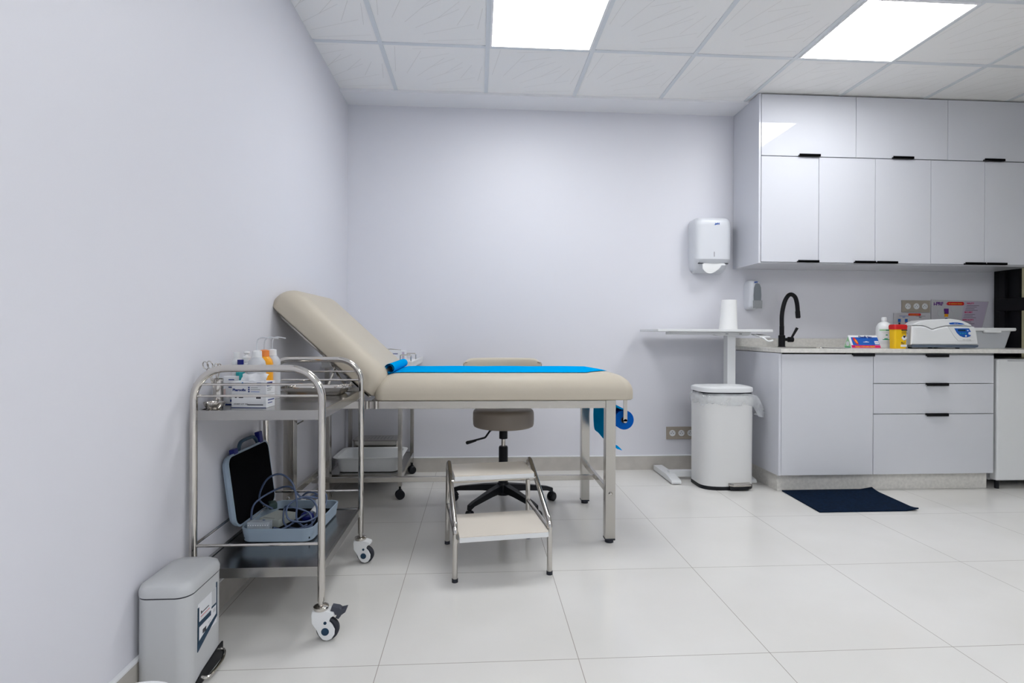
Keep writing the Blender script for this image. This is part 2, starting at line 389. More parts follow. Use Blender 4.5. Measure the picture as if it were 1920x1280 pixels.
# ================================================================== BASE UNITS
YD = 3.285
t = thing('base_cabinet', 'white base cabinet with one wide door under the tap', 'cabinet', (2.19, 3.59, .108))
obj('body', M_edge, *carcass(1.8885, 2.488, YD+.020, YB-.016, .108, .872, top=False), parent=t)
obj('side_panel', M_lacq, box(1.872, 1.888, YD, YB-.016, .108, .872, .001), parent=t)
d = obj('door', M_lacq2, box(1.8895, 2.4865, YD, YD+.018, .110, .866, .001), parent=t); pull(2.345, .866, .142, True, d, YD)
t = thing('drawer_cabinet', 'white base cabinet with three drawers between the door cabinet and fridge', 'cabinet', (2.89, 3.59, .108))
obj('body', M_edge, *carcass(2.489, 3.296, YD+.020, YB-.016, .108, .872), parent=t)
for z0, z1 in ((.684, .862), (.492, .680), (.110, .488)):
    d = obj('drawer', M_lacq2, box(2.490, 3.292, YD, YD+.018, z0, z1, .001), parent=t); pull(2.832, z1, .146, True, d, YD)
solo('plinth', 'speckled stone plinth under the white base cabinets', 'plinth', M_quartz, box(1.892, 3.296, 3.336, 3.352, .0005, .106), box(1.892, 1.908, 3.352, YB-.016, .0005, .106), loc=(2.6, 3.34, 0))
t = thing('worktop', 'light speckled stone worktop running over the base cabinets and fridge', 'worktop', (2.89, 3.6, .877))
obj('slab', M_quartz, box(1.872, 2.02, 3.265, YB-.002, .876, .900), box(2.42, XR-.037, 3.265, YB-.002, .876, .900), box(2.02, 2.42, 3.265, 3.38, .876, .900), box(2.02, 2.42, 3.70, YB-.002, .876, .900), parent=t)
obj('backsplash', M_quartz, box(1.872, XR-.037, YB-.016, YB-.002, .900, .960, .001), parent=t)
t = thing('sink', 'steel sink set in the worktop in front of the black tap', 'sink', (2.22, 3.54, .72))
R = []
for ins, z in ((.0, .9005), (.008, .9005), (.012, .89), (.02, .75), (.05, .735), (.15, .733)): R.append([(x, y, z) for x, y in rrect(2.22, 3.54, .396-2*ins, .316-2*ins, .04)])
obj('basin', M_steel, loft(R, cap=False), parent=t)
obj('drain', M_chrome, lathe([(0, 0), (.035, 0), (.035, .003), (.02, .003), (.018, .001), (0, .001)], 20, 2.22, 3.54, .7335), parent=t)
obj('basin_floor', M_steel, box(2.16, 2.28, 3.50, 3.58, .7315, .7332), parent=t)
# ------------------------------------------------------------------ tap
t = thing('kitchen_tap', 'matt black gooseneck tap standing behind the sink', 'tap', (2.157, 3.75, .9))
obj('base', M_black, lathe([(.026, 0), (.026, .004), (.0225, .006), (.0225, .080), (.020, .083), (.0155, .084), (.0155, .148), (.0135, .15), (.0135, .155)], 24, 2.157, 3.75, .9003), parent=t)
pth = smooth_path([(2.157, 3.75, 1.04), (2.157, 3.75, 1.12), (2.168, 3.75, 1.19), (2.188, 3.75, 1.245), (2.218, 3.75, 1.274), (2.252, 3.75, 1.258), (2.268, 3.75, 1.21), (2.274, 3.75, 1.15)], 6)
obj('spout', M_black, tube(pth, .0145, 14), parent=t)
obj('nozzle', M_black, tube([(2.273, 3.75, 1.155), (2.277, 3.75, 1.108)], .0165, 16), tube([(2.277, 3.75, 1.108), (2.2772, 3.75, 1.104)], .013, 16), parent=t)
obj('lever', M_black, tube([(2.175, 3.75, .953), (2.205, 3.75, .953)], .011, 16), tube([(2.205, 3.75, .953), (2.238, 3.75, .953)], .019, 18), tube([(2.228, 3.747, .965), (2.262, 3.735, 1.036)], [.0075, .010], 12), parent=t)
# ------------------------------------------------------------------ fridge
t = thing('fridge', 'white under-counter fridge at the right end below the worktop', 'fridge', (3.60, 3.58, 0))
obj('body', M_whitep, box(3.335, 3.870, 3.365, 3.86, .045, .835, .006), parent=t)
obj('door', M_whitep, box(3.330, 3.875, 3.300, 3.360, .055, .838, .012, 3), parent=t)
obj('top_grip', M_lgrey, box(3.40, 3.81, 3.299, 3.312, .822, .832, .002), parent=t)
for x in (3.36, 3.84):
    for y in (3.33, 3.83): obj('foot', M_blackp, cyl((x, y, 0), (x, y, .05 if y > 3.4 else .056), .013, 12), parent=t)
# ================================================================== wall fittings
def outlet(loc, label, first=[]):
    if first: return dup(first[0], loc, label=label)
    t = thing('socket_plate', label, 'socket', loc, group='triple socket plates on the back wall')
    obj('plate', M_taupepl, box(-.111, .111, -.010, -.0005, -.045, .045, .002), parent=t, local=True)
    for k in (-1, 0, 1):
        f = obj('socket', M_whitep, tf(lathe([(.0, .0005), (.018, .0005), (.019, .004), (.0225, .004), (.0225, 0), (0, 0)], 28), T(k*.067, -.010, 0) @ RX), parent=t, local=True, label='round white socket insert')
        obj('contact_holes', M_inkk, *[tf(lathe([(0, .0), (.0028, .0), (.0028, .0008), (0, .0008)], 12), T(k*.067+dx, -.0105, dz) @ RX) for dx, dz in ((-.0085, -.002), (.0085, -.002), (0, .0085))], parent=f, local=True)
    first.append(t); return t
outlet((3.286, YB, 1.205), 'beige triple socket plate on the wall above the worktop, behind the leaning sheets')
outlet((1.487, YB, .265), 'beige triple socket plate low on the wall behind the pedal bin')
# towel dispenser
t = thing('paper_towel_dispenser', 'white wall mounted paper towel dispenser with a towel hanging out', 'dispenser', (1.668, 3.84, 1.44))
def dring(x0, x1, y0, z, r):     # D outline, rounded front corners
    p = [(x1, YB-.001, z)]
    for i in range(7): a = i/6*PI/2; p.append((x1-r+r*math.cos(a), y0+r-r*math.sin(a), z))
    for i in range(7): a = i/6*PI/2; p.append((x0+r-r*math.sin(a), y0+r-r*math.cos(a), z))
    p.append((x0, YB-.001, z)); return p
R = [dring(1.565, 1.77, 3.865, 1.432, .02), dring(1.545, 1.79, 3.83, 1.455, .03), dring(1.537, 1.798, 3.80, 1.492, .04), dring(1.535, 1.80, 3.768, 1.518, .042), dring(1.535, 1.80, 3.765, 1.524, .042), dring(1.535, 1.80, 3.765, 1.75, .042), dring(1.537, 1.798, 3.768, 1.785, .042), dring(1.543, 1.792, 3.775, 1.807, .042), dring(1.555, 1.78, 3.79, 1.818, .04), dring(1.58, 1.755, 3.82, 1.822, .03)]
cv = obj('cover', M_disp, loft(R), parent=t, ang=50)
obj('slot', M_inkk, box(1.667, 1.6695, 3.7635, 3.7655, 1.537, 1.572), parent=cv)
lg = MB().use(M_bluep); lg.add(text('jofel', .019, FY(1.673, 3.7650, 1.765), .0006, bold=.0006)); lg.add(prism_y([(1.668, 1.7635), (1.678, 1.7635), (1.684, 1.770), (1.706, 1.773), (1.706, 1.7755), (1.682, 1.7735), (1.676, 1.767), (1.668, 1.766)], 3.7643, 3.7652)); lg.build('logo', cv)
for xa, xb in ((1.565, 1.600), (1.752, 1.782)): obj('towel_slot', M_inkk, box(xa, xb, 3.790, 3.81, 1.490, 1.495), parent=t)
gp = []
for j in range(9):
    v = j/8; row = []
    for i in range(13):
        u = i/12; x = 1.592+.165*u; z = 1.494-(.012+.056*math.sin(PI*min(1, u*1.15+.05))**.6*(1-.55*u))*v*1.3
        row.append((x, 3.795-.004*math.sin(u*9)-.012*math.sin(v*PI*.6), z))
    gp.append(row)
obj('hanging_towel', M_paper, thick(sheet(gp), .0008), parent=t, ang=60)
# soap dispenser
t = thing('soap_dispenser', 'white wall soap dispenser with a grey window beside the towel dispenser', 'dispenser', (1.995, 3.85, 1.168))
def dr(x0, x1, y0, z, r): return [(x, y, z) for x, y, _ in dring(x0, x1, y0, z, r)]
R = [dr(1.975, 2.025, 3.86, 1.168, .02), dr(1.962, 2.038, 3.825, 1.176, .03), dr(1.956, 2.044, 3.806, 1.20, .035), dr(1.955, 2.046, 3.802, 1.28, .035), dr(1.957, 2.044, 3.808, 1.35, .035), dr(1.965, 2.036, 3.83, 1.376, .03), dr(1.98, 2.02, 3.86, 1.383, .018)]
cv = obj('cover', M_disp, loft(R), parent=t, ang=60)
arch = [(1.978, 1.20), (2.030, 1.20), (2.033, 1.27), (2.030, 1.325), (2.020, 1.350), (2.004, 1.357), (1.989, 1.350), (1.980, 1.325), (1.976, 1.27)]
obj('window', M_smoke, prism_y(arch, 3.798, 3.806, .003), parent=t, label='smoked grey level window')
obj('push_button', M_grey, prism_y([(1.974, 1.176), (2.034, 1.176), (2.036, 1.232), (1.972, 1.232)], 3.788, 3.806, .004), parent=t, label='grey push button')
obj('logo', M_bluep, text('jofel', .013, FY(1.985, 3.8075, 1.361), .0025, bold=.0005), parent=cv)
# ================================================================== STANDING TABLE
t = thing('height_adjustable_table', 'white narrow standing table on an offset column by the back wall', 'table', (1.6, 3.66, 0))
obj('tabletop', M_whitem, box(1.165, 1.938, 3.47, 3.865, 1.004, 1.021, .003), parent=t)
obj('top_rail', M_whitem, prism_y([(1.275, 1.003), (1.275, .985), (1.60, .985), (1.62, .978), (1.82, .978), (1.84, .99), (1.84, 1.003)], 3.575, 3.64, .002), parent=t)
obj('column', M_whitem, box(1.690, 1.748, 3.60, 3.66, .50, .985, .003), box(1.698, 1.740, 3.608, 3.652, .06, .52, .002), parent=t)
obj('crossbar', M_whitem, box(1.30, 1.80, 3.62, 3.665, .020, .060, .004), parent=t)
for x in (1.272, 1.783): obj('foot', M_whitem, prism_x([(3.50, .006), (3.875, .006), (3.875, .040), (3.62, .044), (3.51, .028), (3.50, .018)], x, x+.066, .004), box(x+.01, x+.05, 3.53, 3.56, 0, .007), box(x+.01, x+.05, 3.83, 3.86, 0, .007), parent=t)
obj('release_lever', M_whitem, prism_x([(3.46, .968), (3.57, .985), (3.57, .992), (3.46, .976)], 1.84, 1.915, .002), tube(smooth_path([(1.83, 3.50, .985), (1.865, 3.46, .965), (1.885, 3.44, .945), (1.915, 3.43, .950)], 5), .006, 10), parent=t)
for x in (1.665, 1.76): obj('bolt', M_grey, box(x, x+.018, 3.573, 3.576, .988, .993), parent=t)
# paper towel roll on the table
rr = [(.0, .205), (.012, .205), (.012, .203), (.047, .203), (.050, .200), (.0515, .10), (.054, .03), (.056, 0), (0, 0)]
b = lathe(rr, 36, 0, 0, 0)
for v in b.verts:
    if v.co.x < 0: v.co.x *= 1+.22*max(0, (.2-v.co.z)/.2)
solo('paper_towel_roll', 'upright white paper towel roll standing on the standing table', 'paper towel', MB().use(M_paper).add(tf(b, T(1.728, 3.66, 1.0213))), loc=(1.728, 3.66, 1.0213), ang=50)
# ================================================================== RIGHT PEDAL BIN
t = thing('pedal_bin', 'large white pedal bin lined with a clear bag, in front of the standing table', 'bin', (1.60, 3.48, 0))
def bring(s, z, oy=0, e=0):
    cx, x0, x1 = 1.602, 1.425, 1.779
    p = []
    rb = .03
    for i in range(5): a = i/4*PI/2; p.append((x1-rb+rb*math.cos(a), 3.585-rb+rb*math.sin(a)))
    for i in range(5): a = PI/2+i/4*PI/2; p.append((x0+rb+rb*math.cos(a), 3.585-rb+rb*math.sin(a)))
    for i in range(19):
        a = PI+i/18*PI; c, s_ = math.cos(a), math.sin(a)
        p.append((cx+.177*math.copysign(abs(c)**.62, c), 3.46+.105*math.copysign(abs(s_)**.80, s_)))
    return [(cx+(x-cx)*s+0, 3.47+(y-3.47)*s+oy, z) for x, y in p]
obj('body', M_whitebin, loft([bring(.985, .022), bring(.985, .03), bring(.995, .56), bring(1.0, .598)]), parent=t, ang=50)
obj('base_ring', M_blackp, loft([bring(.99, 0), bring(1.0, .003), bring(1.0, .018), bring(.985, .0235)]), parent=t, ang=50)
obj('rim', M_rub, loft([bring(.955, .598), bring(.955, .617)]), parent=t, ang=50)
obj('lid', M_whitep, loft([bring(1.0, .618), bring(1.01, .620), bring(1.01, .640), bring(1.0, .646), bring(.9, .653), bring(.5, .659), bring(.1, .660)]), parent=t, ang=40)
pd = obj('pedal', M_steel, prism([(1.585, 3.34), (1.605, 3.322), (1.665, 3.322), (1.725, 3.332), (1.73, 3.37), (1.585, 3.36)], .030, .048, .005), parent=t, label='brushed steel pedal')
obj('pedal_recess', M_blackp, box(1.59, 1.71, 3.335, 3.40, .006, .030, .004), parent=t)
rings = []
for j, (s, z) in enumerate(((.93, .604), (1.005, .610), (1.035, .597), (1.04, .578), (1.035, .556), (1.02, .538))):
    r = bring(s, z); n = len(r); o_ = []
    for i, (x, y, zz) in enumerate(r):
        a = i/n*2*PI; k = j/5
        f = noise.noise(Vector((math.cos(a)*6, math.sin(a)*6, j*.7)))
        right = max(0, x-1.70)/.08
        o_.append((min(1.864, x+.014*f+right*(.02+k*.05)*(1+f)), y+.010*f, zz+.016*f*k-right*k*.09*(1+.5*f)-k*.03*noise.noise(Vector((a*2, 3, 1)))))
    rings.append(o_)
obj('bin_liner', M_film, loft(rings, cap=False), parent=t, ang=80, label='clear crumpled bag folded over the rim')
# ================================================================== FLOOR MAT
gp = []
P4 = [Vector((1.899, 2.914)), Vector((2.478, 2.914)), Vector((2.514, 3.328)), Vector((1.918, 3.325))]
for j in range(13):
    v = j/12; row = []
    for i in range(17):
        u = i/16; p = P4[0]*(1-u)*(1-v)+P4[1]*u*(1-v)+P4[2]*u*v+P4[3]*(1-u)*v
        z = .0075+.014*max(0, u+v-1.86)/.14*0+.012*max(0, 1-((1-u)**2+(v)**2)**.5/.12)+.012*max(0, 1-((1-u)**2+(1-v)**2)**.5/.12)
        row.append((p.x, p.y, z))
    gp.append(row)
b = sheet(gp); bmesh.ops.recalc_face_normals(b, faces=b.faces[:]); bmesh.ops.solidify(b, geom=b.faces[:], thickness=.007)
zmin = min(v.co.z for v in b.verts); tf(b, T(0, 0, -zmin+.0005))
solo('floor_mat', 'dark navy rectangular carpet mat in front of the base cabinets', 'mat', M_mat, b, loc=(2.2, 3.12, 0), ang=50)
# ================================================================== COUNTER ITEMS
ZC = .9003
# triangular carton
t = thing('cardboard_carton', 'blue and magenta triangular carton lying on the worktop left of the white bottle', 'box', (2.565, 3.492, ZC), .0)
tri = [(-.042, 0), (.043, 0), (0, .085)]
obj('carton', M_card, prism_x(tri, -.100, .100, .001), parent=t, local=True)
def slant(x, s): return Matrix.Translation((0, -.0425, 0)) @ Matrix.Rotation(math.atan2(.085, .0425), 4, 'X') @ T(x, s, .0004)
pr = MB()
def sl(x0, x1, s0, s1, m, z=0): pr.use(m).add(tf(box(x0, x1, s0, s1, -.0003, .0004+z), slant(0, 0)))
sl(-.099, .099, .001, .093, M_card); sl(-.086, .099, .024, .080, M_bluep, .0003); sl(-.086, .065, .022, .070, M_bluep, .0005); sl(-.099, .099, .002, .022, M_mag, .0004)
pr.use(M_redp).add(tf(ball((0, 0, 0), .011, (1, 2.6, .05)), slant(-.060, .052) @ T(0, 0, .0012) @ Matrix.Rotation(.35, 4, 'Z')))
pr.use(M_orange).add(tf(ball((0, 0, 0), .005, (1, 3.2, .08)), slant(-.058, .050) @ T(0, 0, .0018) @ Matrix.Rotation(.35, 4, 'Z')))
pr.use(M_card).add(text('DuoRelax', .022, slant(-.030, .0735) @ T(0, 0, .0012), .0002))
pr.use(M_navy).add(text('DuoRelax', .0225, slant(-.031, .074) @ T(0, 0, .0014), .0003, bold=.0009))
pr.use(M_yel).add(text('Relaxe + Détend le Muscle', .0125, slant(-.075, .007) @ T(0, 0, .0012), .0003, bold=.0004))
pr.use(M_card).add(tf(box(.068, .096, .030, .052, 0, .0016), slant(0, 0)), tf(box(-.01, .03, .043, .046, 0, .0014), slant(0, 0)), tf(ball((0, 0, 0), .011, (1.6, .5, .1)), slant(.012, .047)))
pr.use(M_bluep).add(tf(box(.070, .094, .039, .042, 0, .0020), slant(0, 0)))
pr.build('printed_front', t, local=True)
e = MB().use(M_green).add(prism_x([(-.036, .003), (.037, .003), (0, .077)], -.1006, -.0999)); e.use(M_card).add(tf(lathe([(.010, 0), (.016, 0), (.016, .0006), (.010, .0006)], 20), T(-.1008, 0, .030) @ Matrix.Rotation(-PI/2, 4, 'Y'))); e.use(M_dgreen).add(tf(lathe([(0, 0), (.009, 0), (.009, .0005), (0, .0005)], 16), T(-.1008, 0, .030) @ Matrix.Rotation(-PI/2, 4, 'Y')), box(-.1013, -.1006, -.026, .026, .004, .010))
e.build('green_end', t, local=True, label='green printed end')
# white bottle
t = thing('disinfectant_bottle', 'white round shouldered bottle with a green label between carton and yellow box', 'bottle', (2.762, 3.55, ZC), -.5)
obj('bottle', M_whitep, lathe([(0, 0), (.044, 0), (.048, .006), (.048, .125), (.044, .148), (.034, .166), (.020, .176), (.013, .180), (.013, .186)], 32, 0, 0, 0), parent=t, local=True, ang=50)
obj('cap', M_whitep, lathe([(.0155, .184), (.0155, .205), (.013, .209), (0, .209)], 20), parent=t, local=True)
lb = MB().use(M_card)
def band(r, a0, a1, z0, z1, n=8): return sheet([[(r*math.sin(a0+(a1-a0)*i/n), -r*math.cos(a0+(a1-a0)*i/n), z) for i in range(n+1)] for z in (z0, z1)])
lb.add(band(.0484, -.75, .75, .022, .128)); lb.use(M_green).add(band(.0488, -.70, .05, .116, .126)); lb.use(M_dgreen).add(band(.0490, .05, .62, .117, .125), band(.0488, -.3, .55, .055, .060), band(.0489, -.1, .3, .060, .066), band(.0488, .05, .3, .085, .092))
lb.use(M_lgrey).add(band(.0488, -.45, .6, .106, .108), band(.0488, -.25, .55, .099, .101), *[band(.0488, -.6, .6, .030+.005*k, .0315+.005*k) for k in range(4)])
lb.build('label', t, local=True)
# sharps bin
t = thing('sharps_container', 'yellow sharps container with a red lid on the worktop left of the centrifuge', 'container', (2.753, 3.415, ZC))
def rr3(w, d, r, z, cx=0, cy=0): return [(x, y, z) for x, y in rrect(cx, cy, w, d, r)]
obj('body', M_yel, loft([rr3(.078, .050, .010, 0), rr3(.080, .052, .010, .003), rr3(.086, .056, .011, .128)]), parent=t, local=True, ang=50)
obj('lid', M_red, loft([rr3(.091, .061, .012, .125), rr3(.093, .063, .012, .148), rr3(.086, .054, .011, .157), rr3(.04, .03, .01, .158)]), parent=t, local=True, ang=40)
pl = MB().use(M_inkk).add(box(.001, .040, -.0475, -.0455, .117, .124), text('ATTENTION', .0062, FY(.002, -.0465, .106), .0006), box(.004, .044, -.0470, -.0450, .098, .0995))
pl.use(M_card).add(tf(box(-.014, .014, -.014, .014, 0, .0012), T(.020, -.0452, .070) @ RX @ Matrix.Rotation(PI/4, 4, 'Z')), box(-.002, .040, -.0448, -.0430, .012, .026))
pl.use(M_inkk).add(tf(lathe([(.003, 0), (.005, 0), (.005, .0015), (.003, .0015)], 14), T(.020, -.0462, .0745) @ RX), tf(lathe([(.003, 0), (.005, 0), (.005, .0015), (.003, .0015)], 14), T(.0165, -.0462, .080) @ RX), tf(lathe([(.003, 0), (.005, 0), (.005, .0015), (.003, .0015)], 14), T(.0235, -.0462, .080) @ RX), box(.018, .022, -.0470, -.045, .052, .056), box(.002, .008, -.0455, -.0435, .036, .043), box(.010, .03, -.0455, -.0438, .038, .0395), box(.002, .022, -.0450, -.0430, .030, .033))
tf(pl.bm, T(0, .0170, 0)); pl.build('warning_label', t, local=True)
# centrifuge
def cz(p): return (2.822+(p[0]-440)/9.6*.00372, .9035+(1072-p[1])/9.6*.00340)
t = thing('centrifuge', 'white benchtop centrifuge with a blue control panel on the worktop', 'centrifuge', (3.05, 3.55, ZC))
body_o = [(440, 1010), (445, 830), (452, 658), (640, 660), (700, 672), (820, 728), (940, 690), (1050, 665), (1300, 658), (1545, 668), (1600, 745), (1628, 850), (1637, 960), (1637, 1010)]
lid_o = [(455, 650), (520, 608), (600, 575), (720, 547), (860, 540), (1000, 531), (1150, 525), (1300, 545), (1430, 588), (1500, 628), (1540, 660), (1300, 650), (1050, 657), (940, 682), (820, 720), (700, 664), (640, 652)]
obj('housing', M_whitep, prism_y([cz(p) for p in body_o][::-1], 3.385, 3.74, .012, 4), parent=t, ang=40)
obj('lid', M_whitep, prism_y([cz(p) for p in lid_o], 3.388, 3.735, .007, 3), parent=t, ang=40)
obj('base_skirt', mat('slate_plastic', (.10, .13, .18), .4), prism_y([cz(p) for p in ((440, 1012), (1637, 1012), (1625, 1050), (1570, 1064), (450, 1056))], 3.383, 3.74, .004), parent=t)
for x in (2.99, 3.18):
    for y in (3.43, 3.60): obj('foot_pad', M_rub, cyl((x, y, ZC), (x, y, .908), .012, 12), parent=t)
for nm in ('housing', 'lid', 'base_skirt'):
    ob_ = [c for c in t.children if c.name.split('.')[0] == nm][0]; ox = t.location.x; oy = t.location.y
    for v in ob_.data.vertices:
        y_ = v.co.y+oy; k_ = max(0, (y_-3.40)/.34); x_ = v.co.x+ox
        v.co.x = 3.05+(x_-3.05)*(1-.42*k_)+.07*k_-ox; v.co.y = min(y_, 3.40+(y_-3.40)*.78)-oy
fr = [(1080, 670), (1545, 672), (1575, 740), (1592, 830), (1570, 900), (1500, 940), (1260, 930), (1190, 850)]
obj('front_fascia', M_whitem, prism_y([cz(p) for p in fr][::-1], 3.381, 3.387, .002), parent=t)
c2 = MB().use(M_bluep).add(prism_y([cz(p) for p in ((1190, 702), (1450, 702), (1480, 760), (1492, 805), (1470, 850), (1420, 866), (1350, 866), (1290, 840), (1235, 785))][::-1], 3.3785, 3.382, .001))
x0, z0 = cz((1250, 755)); x1, z1 = cz((1385, 722)); c2.use(M_darkblue).add(box(x0, x1, 3.3775, 3.379, z0, z1))
for u in (1295, 1338, 1382): x, z = cz((u, 797)); c2.use(M_teal).add(tf(lathe([(0, 0), (.0045, 0), (.0045, .0012), (0, .0012)], 14), T(x, 3.3787, z) @ RX))
x, z = cz((1392, 842)); c2.use(M_whitep).add(tf(lathe([(0, 0), (.0055, 0), (.0055, .0015), (0, .0015)], 14), T(x, 3.3787, z) @ RX)); x, z = cz((1425, 742)); c2.add(tf(lathe([(0, 0), (.0038, 0), (.0038, .0015), (0, .0015)], 14), T(x, 3.3787, z) @ RX))
cp = c2.build('control_panel', t, label='blue control panel with display')
x, z = cz((1458, 795)); obj('knob', M_whitep, tf(lathe([(0, 0), (.0095, 0), (.009, .008), (0, .009)], 22), T(x, 3.3785, z) @ RX), parent=cp)
lb = MB().use(M_bluep).add(prism_y([cz(p) for p in ((1110, 602), (1180, 592), (1260, 594), (1340, 608), (1390, 632), (1130, 630))][::-1], 3.3835, 3.389, .001)); x, z = cz((1190, 620)); lb.use(M_lgrey).add(text('Dusa Lab', .008, FY(x, 3.3836, z), .0005)); lb.build('lid_badge', t, label='blue badge on the lid')
x, z = cz((1340, 920)); obj('maker_mark', M_grey, text('DUO Centrifuge', .0085, FY(x, 3.3812, z), .0004), parent=t)
obj('vent_ribs', M_whitem, *[prism_y([cz(p) for p in ((500+8*k, 700+34*k), (700+20*k, 716+36*k), (700+20*k, 722+36*k), (500+8*k, 706+34*k))][::-1], 3.3838, 3.3858) for k in range(7)], parent=t)
# white storage tub
t = thing('storage_tub', 'white plastic storage tub on the worktop right of the centrifuge', 'tub', (3.535, 3.69, ZC))
obj('tub', M_transl, loft([rr3(.27, .22, .02, .004), rr3(.275, .225, .02, 0), rr3(.28, .23, .02, .001), rr3(.335, .27, .025, .122), rr3(.335, .27, .025, .123), rr3(.325, .26, .025, .122), rr3(.27, .22, .02, .004)][1:], cap=False), loft([rr3(.27, .22, .02, .0045), rr3(.276, .226, .02, .0005)]), parent=t, local=True)
obj('rim', M_whitem, loft([rr3(.337, .272, .026, .118), rr3(.372, .305, .03, .120), rr3(.378, .311, .03, .130), rr3(.374, .307, .03, .141), rr3(.337, .272, .025, .141), rr3(.331, .266, .025, .138), rr3(.331, .266, .025, .119), rr3(.337, .272, .026, .118)], cap=False), box(-.06, .06, -.158, -.14, .108, .124, .002), parent=t, local=True)
# leaning printed sheets
t = thing('information_sheet', 'large printed sheet headed with a logo and red banner, leaning behind the centrifuge', 'poster', (3.63, 3.899, .961), group='printed sheets leaning on the back wall')
YS = 3.9005
m1 = MB().use(M_sheet).add(prism_y([(3.407, .961), (3.792, .961), (3.868, 1.247), (3.407, 1.257)], YS, YS+.002)); m1.build('sheet', t)
p = MB().use(M_lav).add(prism_y([(3.625, .964), (3.788, .964), (3.862, 1.243), (3.672, 1.248)], YS-.0008, YS))
p.use(M_purple).add(text('i-PRF', .036, FY(3.425, YS-.0006, 1.214), .0006, bold=.0012)); p.use(M_mag).add(text('+', .034, FY(3.524, YS-.0006, 1.214), .0006, bold=.001))
p.use(M_redp).add(prism_y(rrect(3.600, 1.228, .135, .027, .013), YS-.0016, YS)); p.use(M_yel).add(text('la solution Innov', .0155, FY(3.546, YS-.0017, 1.223), .0004))
p.use(M_purple).add(box(3.508, 3.545, YS-.001, YS, 1.150, 1.190)); p.use(M_orange).add(box(3.512, 3.541, YS-.0012, YS, 1.128, 1.150)); p.use(M_navy).add(box(3.516, 3.536, YS-.001, YS, 1.10, 1.118))
for x, z, r in ((3.487, 1.155, .03), (3.585, 1.185, .022), (3.615, 1.150, .025), (3.565, 1.135, .022)): p.use(M_lgrey).add(tf(lathe([(r*.75, 0), (r, 0), (r, .001), (r*.75, .001)], 24), T(x, YS, z) @ RX))
for k, (x, z, s) in enumerate(((3.688, 1.225, 'VIALITY'), (3.670, 1.158, 'SECURIT'), (3.655, 1.100, 'EFFICACITY'))):
    p.use(M_mag).add(text(s, .017, FY(x, YS-.0012, z), .0004, bold=.0005))
    for q_ in range(4 if k != 1 else 3): p.use(M_inkk).add(box(x-.004*q_, x-.004*q_+.10-.03*((q_*7+k) % 3)/2, YS-.0012, YS-.0006, z-.012-.012*q_, z-.0095-.012*q_))
p.build('print', t)
t = thing('information_sheet', 'smaller printed sheet with red banner and tubes, leaning below the sockets', 'poster', (3.25, 3.899, .961), group='printed sheets leaning on the back wall')
MB().use(M_sheet).add(box(3.112, 3.398, YS, YS+.002, .961, 1.154)).build('sheet', t)
p = MB().use(M_redp).add(prism_y(rrect(3.275, 1.143, .10, .018, .0085), YS-.0012, YS)); p.use(M_yel).add(text('la solution Innov', .0105, FY(3.236, YS-.0014, 1.1395), .0004))
p.use(M_bluep).add(box(3.155, 3.23, YS-.0008, YS, 1.130, 1.133), text('PRP', .013, FY(3.180, YS-.0005, 1.118), .0004), box(3.145, 3.166, YS-.001, YS, 1.086, 1.110), box(3.199, 3.220, YS-.001, YS, 1.086, 1.110))
p.use(M_inkk).add(box(3.285, 3.36, YS-.0008, YS, 1.130, 1.132), text('PRP', .013, FY(3.31, YS-.0005, 1.118), .0004), box(3.148, 3.163, YS-.001, YS, 1.05, 1.083)); p.use(M_redp).add(box(3.202, 3.217, YS-.001, YS, .98, 1.084)); p.use(M_orange).add(box(3.29, 3.31, YS-.001, YS, 1.05, 1.09))
p.build('print', t)
# ================================================================== EXAMINATION BED
t = thing('examination_bed', 'beige upholstered examination bed with raised backrest on a steel frame', 'bed', (-.1, 2.86, 0))
def cushion(cx, cy, w, d, z0, z1, rx, rz, rc, crown):
    R = [[(x, y, z0) for x, y in rrect(cx, cy, w-.012, d-.012, rc, 8)], [(x, y, z0+.006) for x, y in rrect(cx, cy, w, d, rc, 8)], [(x, y, z0+.03) for x, y in rrect(cx, cy, w, d, rc, 8)]]
    zt = z1-rz-crown
    n = 9
    for i in range(n+1):
        a = i/n*PI/2; ins = rx*(1-math.cos(a))
        R.append([(x, y, max(z0+.031, zt+rz*math.sin(a))) for x, y in rrect(cx, cy, w-2*ins, d-2*ins, max(.02, rc-ins*.25), 8)])
    w2, d2 = w-2*rx, d-2*rx
    for k in (.75, .5, .25, .04): R.append([(x, y, z1-crown*k**2) for x, y in rrect(cx, cy, w2*k+.001, max(.004, d2*k), max(.02, rc-rx*.25)*k, 8)])
    return loft(R)
seat = obj('seat_cushion', M_beige, cushion(.131, 2.855, 1.210, .690, .677, .803, .095, .085, .045, .006), parent=t, ang=60)
# backrest: built flat then tilted about the hinge
TH = math.radians(42.5)
hin = T(-.478, 0, .690)
BM = hin @ Matrix.Rotation(TH, 4, 'Y') @ T(-.635, 0, 0)
